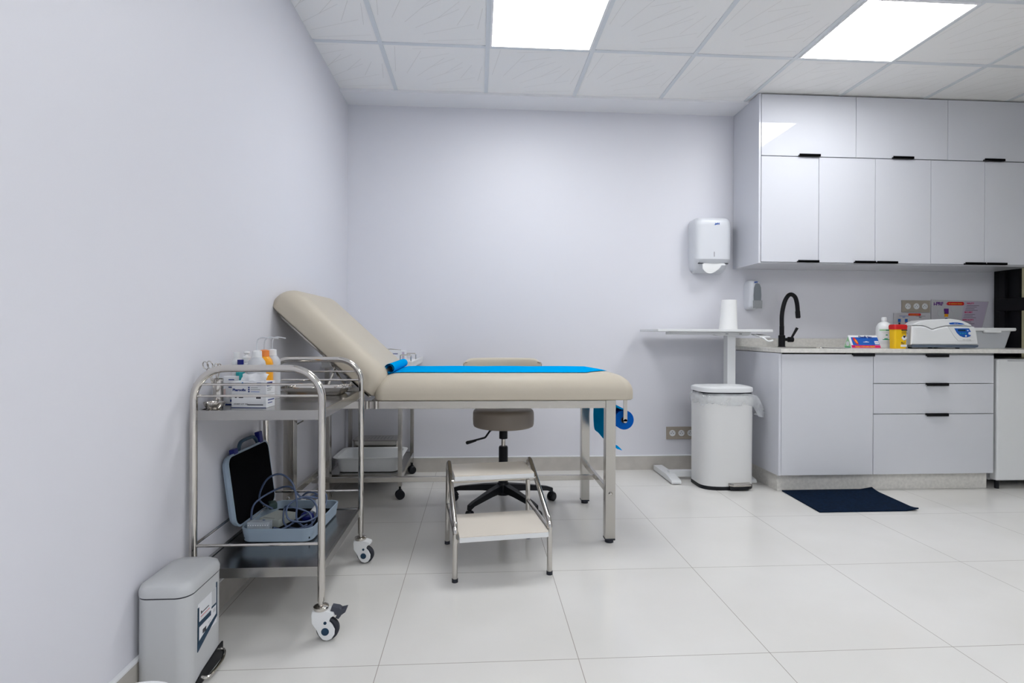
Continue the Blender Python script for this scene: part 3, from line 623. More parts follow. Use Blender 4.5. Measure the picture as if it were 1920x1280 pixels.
# local: x 0..0.63 from top edge to hinge, z up = towards the seat side
bc = cushion(.3175, 2.855, .635, .690, 0, .135, .075, .085, .055, .006)
br = obj('backrest', M_beige, tf(bc, BM), parent=t, ang=60)
obj('back_frame', M_chrome, *[tf(x, BM) for x in (tube(fillet([(.62, 2.57, -.012), (.03, 2.57, -.012), (.03, 3.14, -.012), (.62, 3.14, -.012)], .05), .011, 10), box(.05, .60, 2.70, 2.72, -.014, -.001), box(.05, .60, 2.99, 3.01, -.014, -.001))], parent=br)
obj('support_strut', M_chrome, *[tube([(-.66, y, .84), (-.73, y, .665)], .006, 8) for y in (2.60, 3.11)], tube([(-.73, 2.60, .665), (-.73, 3.11, .665)], .006, 8), *[tube([(-.695, y, .845), (-.585, y, .668)], .005, 8) for y in (2.62, 3.09)], parent=br, label='thin steel ratchet strut under the backrest')
obj('bed_frame', M_steel, box(-.832, .602, 2.532, 2.562, .638, .674, .002), box(-.832, .602, 3.148, 3.178, .638, .674, .002), box(-.872, -.842, 2.58, 3.13, .638, .674, .002), box(.612, .642, 2.58, 3.13, .638, .674, .002), box(-.49, -.46, 2.562, 3.148, .645, .676), *[cyl((x, y, .640), (x, y, .676), .010, 12) for x in (-.505, -.463) for y in (2.524,)], parent=t)
lg = None
for x in (.627, -.857):
    for y in (2.557, 3.155):
        l = obj('leg', M_steel, box(x-.024, x+.024, y-.024, y+.024, .022, .676, .003), parent=t)
        obj('rubber_foot', M_rub, box(x-.024, x+.024, y-.024, y+.024, .014, .023, .002), cyl((x, y, 0), (x, y, .015), .020, 16), parent=l)
        if y < 3: obj('bolt', M_chrome, tf(lathe([(0, 0), (.010, 0), (.010, .004), (.006, .008), (0, .008)], 6), T(x, y-.0235, .235) @ RX), parent=l)
for x in (.617, -.867): obj('end_stretcher', M_steel, box(x, x+.018, 2.581, 3.131, .220, .250, .002), parent=t)
obj('long_stretcher', M_steel, box(-.849, .617, 2.850, 2.872, .214, .240, .002), parent=t)
for y in (2.595, 3.10): obj('roll_bracket', M_steel, box(.703, .722, y-.003, y+.003, .565, .678), box(.60, .722, y-.003, y+.003, .674, .677), tf(lathe([(0, -.003), (.0095, -.003), (.0095, .003), (0, .003)], 18), T(.7125, y, .567) @ RX), parent=t)
obj('hanger_hook', M_chrome, tube(fillet([(-.795, 2.60, .665), (-.812, 2.60, .575), (-.860, 2.60, .548), (-.853, 2.60, .585)], .004, 3), .0035, 8), parent=t)
# paper roll with hanging tail
t = thing('paper_roll', 'blue paper roll on the holder below the foot end of the bed', 'paper roll', (.7125, 2.85, .52))
b = tf(lathe([(.016, -.235), (.047, -.235), (.047, .235), (.016, .235), (.016, -.235)], 40), T(.7125, 2.848, .569) @ RX); obj('roll', M_blued, b, parent=t, ang=50)
obj('core', M_inkk, tf(lathe([(.011, -.236), (.0158, -.236), (.0158, .236), (.011, .236), (.011, -.236)], 24), T(.7125, 2.848, .569) @ RX), parent=t)
obj('spindle', M_chrome, cyl((.7125, 2.599, .569), (.7125, 3.096, .569), .006, 12), parent=t)
pf = smooth_path([(.718, 0, .6168), (.695, 0, .6225), (.678, 0, .628), (.668, 0, .618), (.664, 0, .58), (.6605, 0, .52), (.663, 0, .455), (.672, 0, .432), (.690, 0, .424), (.703, 0, .420)], 5)
gp = []
for j in range(11):
    y = 2.615+.465*j/10; gp.append([(p.x+.0015*math.sin(y*14+p.z*20), y, p.z+(.004*math.sin(j*.9) if p.z < .46 else 0)) for p in pf])
obj('hanging_tail', M_blue, thick(sheet(gp), .0006), parent=t, ang=60, label='loose blue sheet hanging from the roll')
# blue cover sheet on the bed, rolled at the head end
def seat_z(x, y):
    w, d, rx, rz = 1.210, .690, .095, .085
    ex = w/2-abs(x-.131); ey = d/2-abs(y-2.855); e_ = min(ex, ey)
    z = .797
    if e_ < rx: z = .797-rz*(1-math.sqrt(max(0, 1-((rx-e_)/rx)**2)))
    else:
        k = max((abs(x-.131))/(w/2-rx), abs(y-2.855)/(d/2-rx)); z = .803-.006*k*k
    return z+.0025
gp = []
for i in range(41):
    u = i/40; row = []
    for j in range(15):
        v = j/14; xs = -.415+1.02*u; 
        y = 2.615+.47*v
        if u > .9: y = 2.615+.47*v + (u-.9)/.1*.16*(1-v)
        xs += .06*(1-v)*u**8
        row.append((xs, y, seat_z(xs, y)+.0022*abs(math.sin(xs*11+y*3))*(.5+.5*math.sin(y*7))))
    gp.append(row)
ps = thick(sheet(gp), -.0008)
roll = []
for j in range(15):
    y = 2.60+.49*j/14; row = []
    for k in range(40):
        a = -PI*.5-k/39*3.6*PI; r = .027-.012*k/39
        x0 = -.415+.0; row.append((x0+r*math.cos(a), y, seat_z(-.39, 2.8)-.008+.027+r*math.sin(a)))
    roll.append(row)
t = thing('bed_cover_sheet', 'blue paper sheet spread along the bed seat and rolled at the backrest', 'paper sheet', (.1, 2.85, .80))
MB().use(M_blue).add(ps).build('flat_sheet', t, ang=60)
MB().use(M_blue).add(thick(sheet(roll), .0007)).build('rolled_end', t, ang=70, label='rolled up end against the backrest')
# ================================================================== STEP STOOL
t = thing('step_stool', 'two step stool with chrome tube frame and cream treads in front of the bed', 'step stool', (.0795, 2.397, 0), math.radians(7.5))
for s in (-1, 1):
    x = s*.194; xb = s*.194
    pts = fillet([(x, -.200, .012), (x, -.200, .215), (x*.985, .165, .400), (x*.985, .200, .355), (xb, .200, .012)], [.05, .035, .02], 8)
    obj('side_frame', M_chrome, tube(pts, .0108, 14), tube([(x, -.200, .185), (x*.99, .200, .185)], .0085, 10), parent=t, local=True)
    for y in (-.2, .2): obj('rubber_foot', M_rub, cyl((x, y, 0), (x, y, .014), .0125, 14), parent=t, local=True)
def tread(z, y0, y1, w):
    m_ = MB().use(M_cream).add(box(-w, w, y0+.002, y1, z-.004, z, .001)).use(M_whitem).add(box(-w, w, y0, y1, z-.023, z-.004, .002)); return m_.build('tread', t, local=True)
tread(.190, -.238, .035, .180); tread(.365, .010, .232, .178)
obj('cross_tube', M_chrome, tube([(-.19, .03, .336), (.19, .03, .336)], .007, 10), tube([(-.19, .20, .336), (.19, .20, .336)], .007, 10), tube([(-.19, -.19, .158), (.19, -.19, .158)], .007, 10), tube([(-.19, .02, .158), (.19, .02, .158)], .007, 10), parent=t, local=True)
# ================================================================== SWIVEL STOOL
t = thing('swivel_stool', 'taupe round swivel stool with low backrest behind the examination bed', 'stool', (.148, 3.12, 0))
obj('seat', M_taupe, lathe([(0, .456), (.162, .456), (.170, .460), (.173, .468), (.175, .50), (.174, .535), (.170, .547), (.158, .555), (.12, .559), (0, .560)], 48), parent=t, local=True, ang=60)
obj('mechanism', M_blackp, box(-.07, .07, -.07, .07, .444, .456, .003), lathe([(.024, .385), (.024, .43), (.04, .446)], 20), parent=t, local=True)
obj('gas_rod', M_chrome, cyl((0, 0, .33), (0, 0, .395), .012, 16), parent=t, local=True)
obj('cylinder', M_blackp, lathe([(.0, .12), (.026, .12), (.026, .335), (.023, .342), (0, .342)], 24), parent=t, local=True)
obj('height_lever', M_blackp, tube(fillet([(-.03, -.03, .444), (-.075, -.055, .443), (-.105, -.075, .405), (-.205, -.095, .383)], .02, 4), .0055, 10), tube([(-.155, -.085, .392), (-.205, -.095, .381), (-.212, -.096, .379)], [.006, .010, .006], 10), parent=t, local=True)
arms = []
base = obj('star_base', M_blackp, lathe([(0, .068), (.040, .068), (.042, .085), (.040, .118), (.030, .135), (0, .135)], 24), *[tf(loft([[(.02, -.024, .085), (.02, .024, .085), (.02, .020, .128), (.02, -.020, .128)], [(.12, -.020, .082), (.12, .020, .082), (.12, .016, .116), (.12, -.016, .116)], [(.27, -.013, .066), (.27, .013, .066), (.27, .010, .090), (.27, -.010, .090)], [(.305, -.012, .052), (.305, .012, .052), (.305, .010, .078), (.305, -.010, .078)]]), Matrix.Rotation(math.radians(15+72*k), 4, 'Z')) for k in range(5)], parent=t, local=True, ang=40)
for k in range(5):
    a = math.radians(15+72*k); c, s = math.cos(a)*.297, math.sin(a)*.297
    M = T(c, s, 0) @ Matrix.Rotation(a+.6, 4, 'Z')
    obj('caster', M_blackp, *[tf(x, M) for x in (tf(lathe([(0, -.022), (.018, -.022), (.025, -.017), (.025, -.006), (.008, -.005), (.008, .005), (.025, .006), (.025, .017), (.018, .022), (0, .022)], 24), T(.008, 0, .0255) @ RX), cyl((0, 0, .03), (0, 0, .062), .006, 10), tf(prism_y([(-.022, .035), (.030, .035), (.022, .052), (-.010, .056)], -.010, .010, .003), T(0, 0, 0)))], parent=t, local=True)
gp = []
def bpad(u, v, off):   # curved pad
    x = (-.5+u)*.455; y = .205-.16*(x*x)/(.05)*.5+off; return x, y
R = []
for i in range(25):
    u = i/24; x = (-.5+u)*.455; yc = .215-1.1*x*x; h_ = .066*(1-abs(2*u-1)**12*.35)
    ring = []
    for k in range(16):
        a = 2*PI*k/16; ring.append((x, yc+.017*math.copysign(abs(math.cos(a))**.7, math.cos(a))*(1-abs(2*u-1)**8*.5), .772+h_*math.copysign(abs(math.sin(a))**.6, math.sin(a))))
    R.append(ring)
pad = obj('back_pad', M_beige, loft(R), parent=t, local=True, ang=60)
obj('pad_ring', M_chrome, *[tube(fillet([(s*.219, .150, .74), (s*.233, .146, .75), (s*.233, .146, .812), (s*.212, .158, .812)], .008, 4), .004, 8) for s in (-1, 1)], parent=pad, local=True)
obj('back_support', M_blackp, tube(fillet([(0, .06, .449), (0, .21, .449), (0, .238, .50), (0, .238, .72)], .04, 6), .010, 10), parent=t, local=True)
# ================================================================== CASTER (shared)
def big_caster(par, x, y, brake, rot=0.0):
    M = T(x, y, 0) @ Matrix.Rotation(rot, 4, 'Z')
    hs = [(-.026, .085), (-.024, .060), (-.010, .040), (-.002, .022), (.010, .008), (.024, .004), (.038, .010), (.047, .024), (.048, .040), (.040, .056), (.030, .066), (.034, .077), (.046, .084), (.043, .092), (.024, .098), (-.024, .098)]
    c = MB().use(M_whitep).add(tf(prism_y(hs, -.020, -.013, .003), M), tf(prism_y(hs, .013, .020, .003), M), tf(prism_y([(-.026, .062), (.030, .072), (.046, .084), (.043, .093), (.024, .098), (-.024, .098)], -.015, .015, .002), M)).build('caster', par, local=True)
    obj('wheel', M_rub, tf(lathe([(0, -.011), (.030, -.011), (.036, -.006), (.036, .006), (.030, .011), (0, .011)], 32), M @ T(.022, 0, .0365) @ RX), parent=c, local=True)
    obj('axle_cap', M_darkblue, *[tf(lathe([(0, 0), (.0125, 0), (.0115, .002), (0, .0022)], 20), M @ T(.018, -.0198, .034) @ RX), tf(lathe([(0, 0), (.005, 0), (.005, .0015), (0, .0015)], 14), M @ T(.018, -.0198, .062) @ RX)], parent=c, local=True)
    obj('swivel_plate', M_chrome, lathe([(0, .098), (.023, .098), (.024, .101), (.024, .108), (.018, .111), (.009, .113), (.009, .126), (0, .126)], 24, x, y), parent=c, local=True)
    if brake: obj('brake_lever', mat('dark_grey_plastic', (.05, .055, .075), .45), tf(prism_y([(.028, .084), (.036, .110), (.058, .106), (.066, .100), (.084, .104), (.079, .090), (.062, .078), (.050, .082)], -.012, .012, .002), M), tf(prism_y([(.046, .070), (.056, .066), (.064, .076), (.052, .082)], -.006, .006, .001), M), parent=c, local=True)
    return c
# ================================================================== NEAR TROLLEY
XC0, XC1, YC0, YC1 = -.900, -.500, 1.79, 2.382
t = thing('instrument_trolley', 'stainless steel two shelf trolley by the left wall in front of the bed', 'trolley', (-.70, 2.086, 0))
cx_, cy_ = -.70, 2.086
for y in (YC0, YC1):
    ly = y-cy_
    pts = fillet([(XC0-cx_, ly, .125), (XC0-cx_, ly, .872), (XC1-cx_, ly, .872), (XC1-cx_, ly, .125)], .10, 10)
    obj('tube_frame', M_chrome, tube(pts, .0118, 18), parent=t, local=True)
    for z in (.784, .821): obj('guard_rod', M_chrome, tube([(XC0-cx_, ly, z), (XC1-cx_, ly, z)], .0042, 10), parent=t, local=True)
    obj('guard_rod', M_chrome, tube([(XC0-cx_, ly, .308), (XC1-cx_, ly, .308)], .0048, 10), parent=t, local=True)
obj('guard_rod', M_chrome, tube([(XC0-cx_, YC0-cy_, .308), (XC0-cx_, YC1-cy_, .308)], .0048, 10), parent=t, local=True)
def shelf(z0, z1):
    x0, x1, y0, y1 = -.199, .199, -.296, .296
    return obj('shelf', M_shelf, box(x0, x1, y0, y1, z1-.005, z1-.003), box(x0, x1, y0-.001, y0+.012, z0, z1, .0015), box(x0, x1, y1-.012, y1+.001, z0, z1, .0015), box(x0-.001, x0+.012, y0, y1, z0, z1, .0015), box(x1-.012, x1+.001, y0, y1, z0, z1, .0015), parent=t, local=True)
shelf(.706, .738); shelf(.203, .235)
for i, (x, y) in enumerate(((XC1, YC0), (XC1, YC1), (XC0, YC0), (XC0, YC1))): big_caster(t, x-cx_, y-cy_, i == 0, (.0, -.1, .9, .3)[i] if i < 2 else -.2)
# ------------------------------------------------------------------ items on the near trolley
ZT = .7353
def carton(name, label, x, y, w, d, z0, h, rot, prints, group=None, topm=M_card):
    t = thing(name, label, 'box', (x, y, z0), rot, group)
    obj('carton', M_card, box(-w/2, w/2, -d/2, d/2, 0, h, .0008), parent=t, local=True)
    if prints: prints(t, w, d, h)
    return t
def pr_low(t, w, d, h):
    p = MB().use(M_inkk).add(box(-w/2+.012, -w/2+.018, -d/2-.0005, -d/2, h*.70, h*.76), box(-w/2+.025, -w/2+.040, -d/2-.0005, -d/2, h*.70, h*.76), box(w/2-.034, w/2-.018, -d/2-.0005, -d/2, h*.66, h*.82), text('CE 0459  LOT  REF', .006, FY(-w/2+.008, -d/2-.0001, h*.22), .0004), box(-.005, w/2-.010, -d/2-.0005, -d/2, h*.18, h*.25))
    p.use(M_navy).add(box(w/2, w/2+.0005, -d/2+.012, d/2-.006, h*.5, h*.58), box(w/2, w/2+.0005, -d/2+.012, d/2-.02, h*.30, h*.36), box(-w/2, w/2, -d/2-.0004, -d/2, 0, .0015)); p.build('print', t, local=True)
def pr_up(t, w, d, h):
    p = MB().use(M_navy).add(text('Pharoofix', .0115, FY(-w/2+.003, -d/2-.0001, h*.22), .0005, bold=.0005), *[box(-.003, .002, -d/2-.0005, -d/2, h*(.12+.17*k), h*(.24+.17*k)) for k in range(3)], box(w/2, w/2+.0005, -d/2+.004, d/2-.02, h*.62, h*.95), box(w/2-.032, w/2-.018, -d/2-.0005, -d/2, h*.68, h*.93))
    p.use(M_bluep).add(tf(box(-.0035, .0035, -.0035, .0035, 0, .0006), T(-.022, -d/2, h*.85) @ RX @ Matrix.Rotation(PI/4, 4, 'Z')), box(.006, .036, -d/2-.0005, -d/2, h*.14, h*.18))
    p.use(M_grey).add(box(.006, .030, -d/2-.0005, -d/2, h*.48, h*.53), box(.006, .038, -d/2-.0005, -d/2, h*.32, h*.37), box(w/2, w/2+.0005, -d/2+.006, d/2-.022, h*.4, h*.45), box(w/2, w/2+.0005, -d/2+.006, d/2-.03, h*.25, h*.30)); p.build('print', t, local=True)
carton('dressing_carton', 'white dressing carton at the bottom of the pair at the front of the trolley', -.760, 1.902, .118, .062, ZT, .046, -.10, pr_low, 'cartons stacked on the trolley')
tt = carton('dressing_carton', 'white dressing carton with navy lettering on top of the pair, flap open', -.760, 1.903, .118, .061, ZT+.0465, .040, -.10, pr_up, 'cartons stacked on the trolley')
gp = [[(-.040+.090*i/8, -.012+.006*math.sin(i*1.3+j)+.014*j/3, .0403+.024*j/3+.003*math.sin(i*2.1+j*2)) for i in range(9)] for j in range(4)]
obj('open_flap', M_card, thick(sheet(gp), .0007), parent=tt, local=True, ang=60)
# upright carton with navy bars
t = thing('upright_carton', 'slim upright white carton with dark blue text bars, left of the stacked cartons', 'box', (-.862, 1.966, ZT), -.06)
obj('carton', M_card, box(-.021, .021, -.014, .014, 0, .098, .0008), parent=t, local=True)
p = MB().use(M_navy).add(*[box(-.002, .018, -.0146, -.0139, .085-.013*k, .0885-.013*k) for k in range(3)], box(-.021, .021, -.0145, -.0139, 0, .003), box(.004, .010, -.0146, -.0139, .010, .018)); p.use(M_lgrey).add(*[box(-.001, .019, -.0145, -.0139, .036-.004*k, .0375-.004*k) for k in range(4)]); p.build('print', t, local=True)
def bottle(name, label, x, y, prof, m, capprof, capm, band_=None, cat='bottle'):
    t = thing(name, label, cat, (x, y, ZT)); obj('bottle', m, lathe(prof, 28), parent=t, local=True, ang=50)
    if capprof: obj('cap', capm, lathe(capprof, 20), parent=t, local=True)
    if band_: obj('label_band', band_[0], lathe([(band_[1], band_[2]), (band_[1]+.0004, band_[2]), (band_[1]+.0004, band_[3]), (band_[1], band_[3])], 28), parent=t, local=True)
    return t
bottle('glass_vial', 'small clear vial with a pale pink label beside the forceps jar', -.874, 1.920, [(0, 0), (.011, 0), (.012, .003), (.012, .055), (.007, .062), (.007, .068)], M_transl, [(0, .067), (.009, .067), (.009, .078), (0, .078)], M_grey, (M_pink, .0122, .030, .058), 'vial')
bottle('antiseptic_bottle', 'white antiseptic bottle with flip cap nearest the left wall', -.873, 2.034, [(0, 0), (.013, 0), (.0155, .003), (.0155, .142), (.012, .152), (.009, .157)], M_whitep, [(0, .156), (.0105, .156), (.0105, .180), (0, .180)], M_whitep)
bottle('teal_bottle', 'small bottle with teal label and dark cap behind the stacked cartons', -.845, 2.000, [(0, 0), (.014, 0), (.0148, .003), (.0148, .124), (.010, .133), (.008, .138)], M_teal, [(0, .137), (.0105, .137), (.0105, .154), (0, .154)], M_navyp, None)
bottle('cream_bottle', 'white rounded cap bottle between the teal bottle and wash bottles', -.849, 2.060, [(0, 0), (.019, 0), (.0205, .005), (.0205, .125), (.018, .140), (.013, .144)], M_whitep, [(0, .143), (.017, .143), (.016, .160), (.008, .165), (.006, .172), (.012, .175), (.011, .181), (0, .183)], M_whitep)
def wash(label, x, y, bm_, cm_, h=.0):
    t = thing('wash_bottle', label, 'bottle', (x, y, ZT), group='curved spout wash bottles')
    obj('bottle', bm_, lathe([(0, 0), (.028, 0), (.030, .004), (.030, .115+h), (.027, .128+h), (.018, .140+h), (.015, .143+h)], 32), parent=t, local=True, ang=50)
    obj('cap', cm_, lathe([(0, .142+h), (.017, .142+h), (.016, .164+h), (.006, .167+h), (0, .167+h)], 22), parent=t, local=True)
    obj('spout', M_transl, tube(smooth_path([(0, 0, .165+h), (0, 0, .190+h), (.004, 0, .205+h), (.014, 0, .2115+h), (.03, -.002, .212+h), (.052, -.004, .208+h)], 5), [.0028]*20+[.0022]*6, 8), parent=t, local=True)
wash('translucent white wash bottle with curved spout, nearest of the three', -.788, 2.000, M_transl, M_whitep, .021)
wash('orange wash bottle with orange cap, middle of the three on the trolley', -.789, 2.072, M_orange, M_orange2, .021)
wash('pale wash bottle with curved spout, farthest back of the three on the trolley', -.788, 2.145, M_transl, M_whitep, .021)
# forceps jar + scissors + bowl
solo('forceps_jar', 'tall narrow steel jar holding scissors at the trolley corner', 'jar', M_chrome, lathe([(0, 0), (.015, 0), (.016, .002), (.016, .095), (.018, .097), (.0145, .096), (.0145, .003), (0, .003)], 24, -.869, 1.885, ZT), loc=(-.869, 1.885, ZT))
def scissors(name, label, top, bot, w, tw):
    t = thing(name, label, 'instrument', bot)
    a, b_ = Vector(bot), Vector(top); d = (b_-a); L_ = d.length; q = d.to_track_quat('Z', 'Y').to_matrix().to_4x4(); M = T(*a) @ q @ Matrix.Rotation(tw, 4, 'Z')
    def X(bm_): return tf(bm_, M)
    for s in (-1, 1):
        bl = obj('blade', M_chrome, X(tube([(0, 0, 0), (s*.001, 0, L_*.5), (s*w, 0, L_*.82)], [.0012, .0022, .0018], 8)), parent=t)
        obj('finger_ring', M_chrome, X(tube([(s*w+.0085*math.cos(k/20*2*PI), 0, L_*.82+.013+.013*math.sin(k/20*2*PI)) for k in range(20)], .0019, 8, closed=True)), parent=bl)
    return t
scissors('surgical_scissors', 'steel scissors with ring handles up, leftmost on the trolley', (-.890, 1.850, .893), (-.869, 1.888, .742), .007, .5)
scissors('artery_forceps', 'steel forceps with ring handles, right of the scissors in the jar', (-.874, 1.893, .880), (-.874, 1.885, .742), .006, 1.2)
solo('kidney_dish', 'small polished steel bowl at the front left corner of the trolley', 'bowl', M_chrome, tf(lathe([(0, .001), (.018, .001), (.030, .014), (.034, .024), (.036, .024), (.036, .0225), (.031, .012), (.019, 0), (0, 0)], 32), T(-.858, 1.834, ZT) @ Matrix.Diagonal((.92, .85, 1, 1))), loc=(-.858, 1.834, ZT))
# instrument tray with tools
t = thing('instrument_tray', 'shallow polished steel tray at the back of the trolley top', 'tray', (-.66, 2.292, ZT))
obj('tray', M_chrome, loft([rr3(.20, .10, .015, 0), rr3(.215, .112, .018, .002), rr3(.262, .138, .02, .028), rr3(.276, .150, .022, .030), rr3(.276, .150, .022, .031), rr3(.258, .134, .02, .0295), rr3(.212, .108, .018, .0035), rr3(.18, .08, .015, .0035)]), parent=t, local=True, ang=50)
def tool(label, x, y, a, l, kind):
    t = thing('hand_instrument', label, 'instrument', (x, y, ZT+.005), a, 'steel instruments in the tray')
    obj('shaft', M_chrome, tube([(-l/2, 0, .006), (0, 0, .0075), (l*.35, 0, .022)], [.002, .003, .0025], 8), parent=t, local=True)
    for s in (-1, 1): obj('finger_ring', M_chrome, tube([(l*.35+.012*math.cos(k/16*2*PI)+.01, s*.011+.009*math.sin(k/16*2*PI), .027+.003*math.cos(k/16*2*PI)) for k in range(16)], .0022, 8, closed=True), parent=t, local=True)
tool('steel clamp lying in the tray, its rings toward the back', -.705, 2.275, .5, .11, 0); tool('steel clamp lying in the tray, its rings toward the bed', -.625, 2.290, -.1, .12, 0)
tool('short steel clamp lying in the tray nearest the wash bottles', -.73, 2.305, 2.8, .10, 0); tool('short steel clamp lying in the tray at its right end', -.585, 2.302, .7, .09, 0)
# ------------------------------------------------------------------ device case on lower shelf
t = thing('device_case', 'open grey blue hard case with black lid lining on the lower trolley shelf', 'case', (-.712, 2.165, .2325), -.04)
def trayring(w, d, r, z): return [(x, y, z) for x, y in rrect(0, 0, w, d, r, 5)]
bs = obj('case_bottom', M_case, loft([trayring(.235, .315, .03, .0), trayring(.250, .330, .035, .006), trayring(.254, .334, .035, .028), trayring(.256, .336, .035, .0285), trayring(.262, .342, .036, .052), trayring(.250, .330, .033, .052), trayring(.246, .326, .033, .012), trayring(.20, .28, .03, .011)]), parent=t, local=True, ang=40)
obj('foam_lining', M_foam, box(-.117, .117, -.157, .157, .0115, .022, .003), parent=bs, local=True, label='black foam')
LM = T(-.136, 0, .048) @ Matrix.Rotation(math.radians(-98), 4, 'Y')    # lid opened to the wall
def lid_tf(b_): return tf(b_, LM @ T(.134, 0, 0) )
# lid ring: local x runs away from the hinge, local z = outward (to the wall side)
ld = obj('case_lid', M_case, lid_tf(loft([trayring(.262, .342, .036, .0), trayring(.257, .337, .035, .014), trayring(.254, .334, .035, .015), trayring(.245, .325, .035, .025), trayring(.2, .28, .03, .027), trayring(.1, .1, .03, .027)])), parent=t, local=True, ang=40)
obj('lid_foam', M_foam, lid_tf(prism(rrect(0, 0, .246, .326, .03, 5), -.0015, .002)), parent=ld, local=True, label='black foam')
hd = [(.118, -.070), (.136, -.055), (.150, -.045), (.160, -.02), (.160, .06), (.150, .085), (.132, .10), (.118, .105)]
obj('carry_handle', M_casein, lid_tf(tube(smooth_path([(x, y, .012) for x, y in hd], 4), .007, 8)), parent=ld, local=True)
for y in (-.10, .115): obj('latch', M_navyp, lid_tf(box(.126, .146 if y < 0 else .172, y-.018, y+.012, -.002, .018, .003)), parent=ld, local=True, label='navy blue latch')
for ya, yb in ((-.12, -.09), (.09, .12)): obj('hinge', M_case, box(-.140, -.128, ya, yb, .030, .050, .003), parent=bs, local=True)
# contents
ct = solo('handheld_device', 'pale grey rectangular device lying in the open case', 'device', MB().use(mat('pale_grey_plastic', (.42, .45, .43), .4)).add(tf(box(-.045, .045, -.050, .050, 0, .030, .005), T(-.765, 2.150, .256) @ Matrix.Rotation(-.35, 4, 'Z'))).use(M_grey).add(tf(box(-.030, .020, -.046, -.040, .030, .031), T(-.765, 2.150, .256) @ Matrix.Rotation(-.35, 4, 'Z'))), loc=(-.765, 2.150, .256))
ac = MB().use(M_acr).add(box(-.829, -.750, 2.024, 2.052, .256, .300, .001)).use(M_card).add(*[tf(box(-.002, .002, -.0004, .0004, -.002, .002), T(-.825+.0085*k, 2.0235, .289)) for k in range(9)])
solo('clear_rack', 'clear plastic strip box at the front edge of the open case', 'box', ac, loc=(-.805, 2.036, .256))
pg = MB().use(mat('dark_green_plug', (.03, .06, .055), .4)).add(tf(box(-.016, .016, -.022, .022, 0, .026, .006), T(-.810, 2.215, .290) @ Matrix.Rotation(.5, 4, 'Z'))).use(M_chrome).add(cyl((-.83, 2.200, .306), (-.838, 2.188, .307), .002, 8), cyl((-.82, 2.194, .306), (-.828, 2.182, .307), .002, 8))
solo('mains_plug', 'dark green plug lying on the device in the case', 'plug', pg, loc=(-.810, 2.215, .290))
hp = MB().use(M_navyp).add(ball((-.655, 2.15, .277), .021, (1.2, .9, .95), 20)).use(M_whitep).add(tube(smooth_path([(-.635, 2.165, .280), (-.625, 2.20, .296), (-.64, 2.24, .306)], 4), [.018, .019, .019, .019, .018, .017, .016, .014, .012], 14))
solo('probe_head', 'white probe with a dark blue end among the cables', 'probe', hp, loc=(-.655, 2.15, .256))
cb = []
def loop(pts): cb.append(tube(smooth_path(pts, 8), .0036, 8))
loop([(-.80, 2.19, .296), (-.835, 2.15, .345), (-.80, 2.12, .425), (-.745, 2.11, .452), (-.695, 2.10, .42), (-.675, 2.09, .35), (-.672, 2.08, .29), (-.64, 2.07, .265), (-.620, 2.09, .262), (-.64, 2.12, .30), (-.70, 2.10, .33), (-.73, 2.12, .32), (-.72, 2.09, .27), (-.66, 2.06, .262), (-.630, 2.07, .275)])
loop([(-.83, 2.06, .300), (-.84, 2.12, .34), (-.78, 2.16, .378), (-.72, 2.15, .392), (-.675, 2.13, .36), (-.635, 2.14, .345), (-.612, 2.13, .31), (-.618, 2.10, .27), (-.65, 2.05, .262), (-.70, 2.04, .264), (-.745, 2.05, .27)])
loop([(-.70, 2.20, .33), (-.66, 2.18, .362), (-.61, 2.16, .35), (-.60, 2.13, .30), (-.63, 2.07, .285), (-.69, 2.05, .30), (-.705, 2.08, .34), (-.665, 2.12, .36), (-.62, 2.16, .345), (-.60, 2.2, .32)])
loop([(-.68, 2.25, .32), (-.62, 2.26, .335), (-.606, 2.23, .30), (-.62, 2.18, .29), (-.66, 2.12, .29), (-.70, 2.06, .27), (-.745, 2.045, .262), (-.78, 2.045, .303)])
solo('coiled_cable', 'tangled blue grey cable looping out of the open case', 'cable', M_cable, *cb, loc=(-.70, 2.12, .256), ang=60)
# ================================================================== LEFT PEDAL BIN
t = thing('pedal_bin', 'small slim white pedal bin with a product sticker beside the trolley', 'bin', (-.842, 1.612, 0))
def fr_(w, d, r, z, ox=0, oy=0): return [(x, y, z) for x, y in rrect(ox, oy, w, d, r, 8)]
W, D = .142, .205
obj('body', M_whitebin2, loft([fr_(W-.004, D-.004, .034, .020), fr_(W-.002, D-.002, .034, .03), fr_(W, D, .036, .272)]), parent=t, local=True, ang=50)
obj('lid', M_whitebin2, loft([fr_(W+.002, D+.002, .037, .276), fr_(W+.003, D+.003, .037, .288), fr_(W-.006, D-.006, .034, .302), fr_(W-.03, D-.03, .03, .310), fr_(W-.09, D-.09, .02, .313)]), parent=t, local=True, ang=50)
obj('seal', M_inkk, loft([fr_(W-.002, D-.002, .035, .2715), fr_(W-.002, D-.002, .035, .2765)]), parent=t, local=True)
obj('base_ring', M_blackp, loft([fr_(W-.002, D-.002, .034, 0), fr_(W+.001, D+.001, .035, .004), fr_(W+.001, D+.001, .035, .018), fr_(W-.003, D-.003, .034, .0205)]), prism_x([(-.060, .004), (.095, .004), (.095, .050), (.070, .050), (-.030, .034), (-.060, .022)], W/2-.002, W/2+.003, .001), parent=t, local=True)
obj('pedal', M_chrome, tube(smooth_path([(W/2+.001, -.035, .022), (W/2+.016, -.03, .018), (W/2+.022, .0, .018), (W/2+.022, .05, .022), (W/2+.014, .078, .030), (W/2+.001, .082, .034)], 5), .0045, 10), parent=t, local=True, label='bent chrome pedal')
XX = W/2-.0002
def sx(y0, y1, z0, z1, m_, e=0): st.use(m_).add(box(XX-.001, XX+.0007+e, y0, y1, z0, z1))
st = MB(); sx(-.052, .058, .128, .232, M_card)
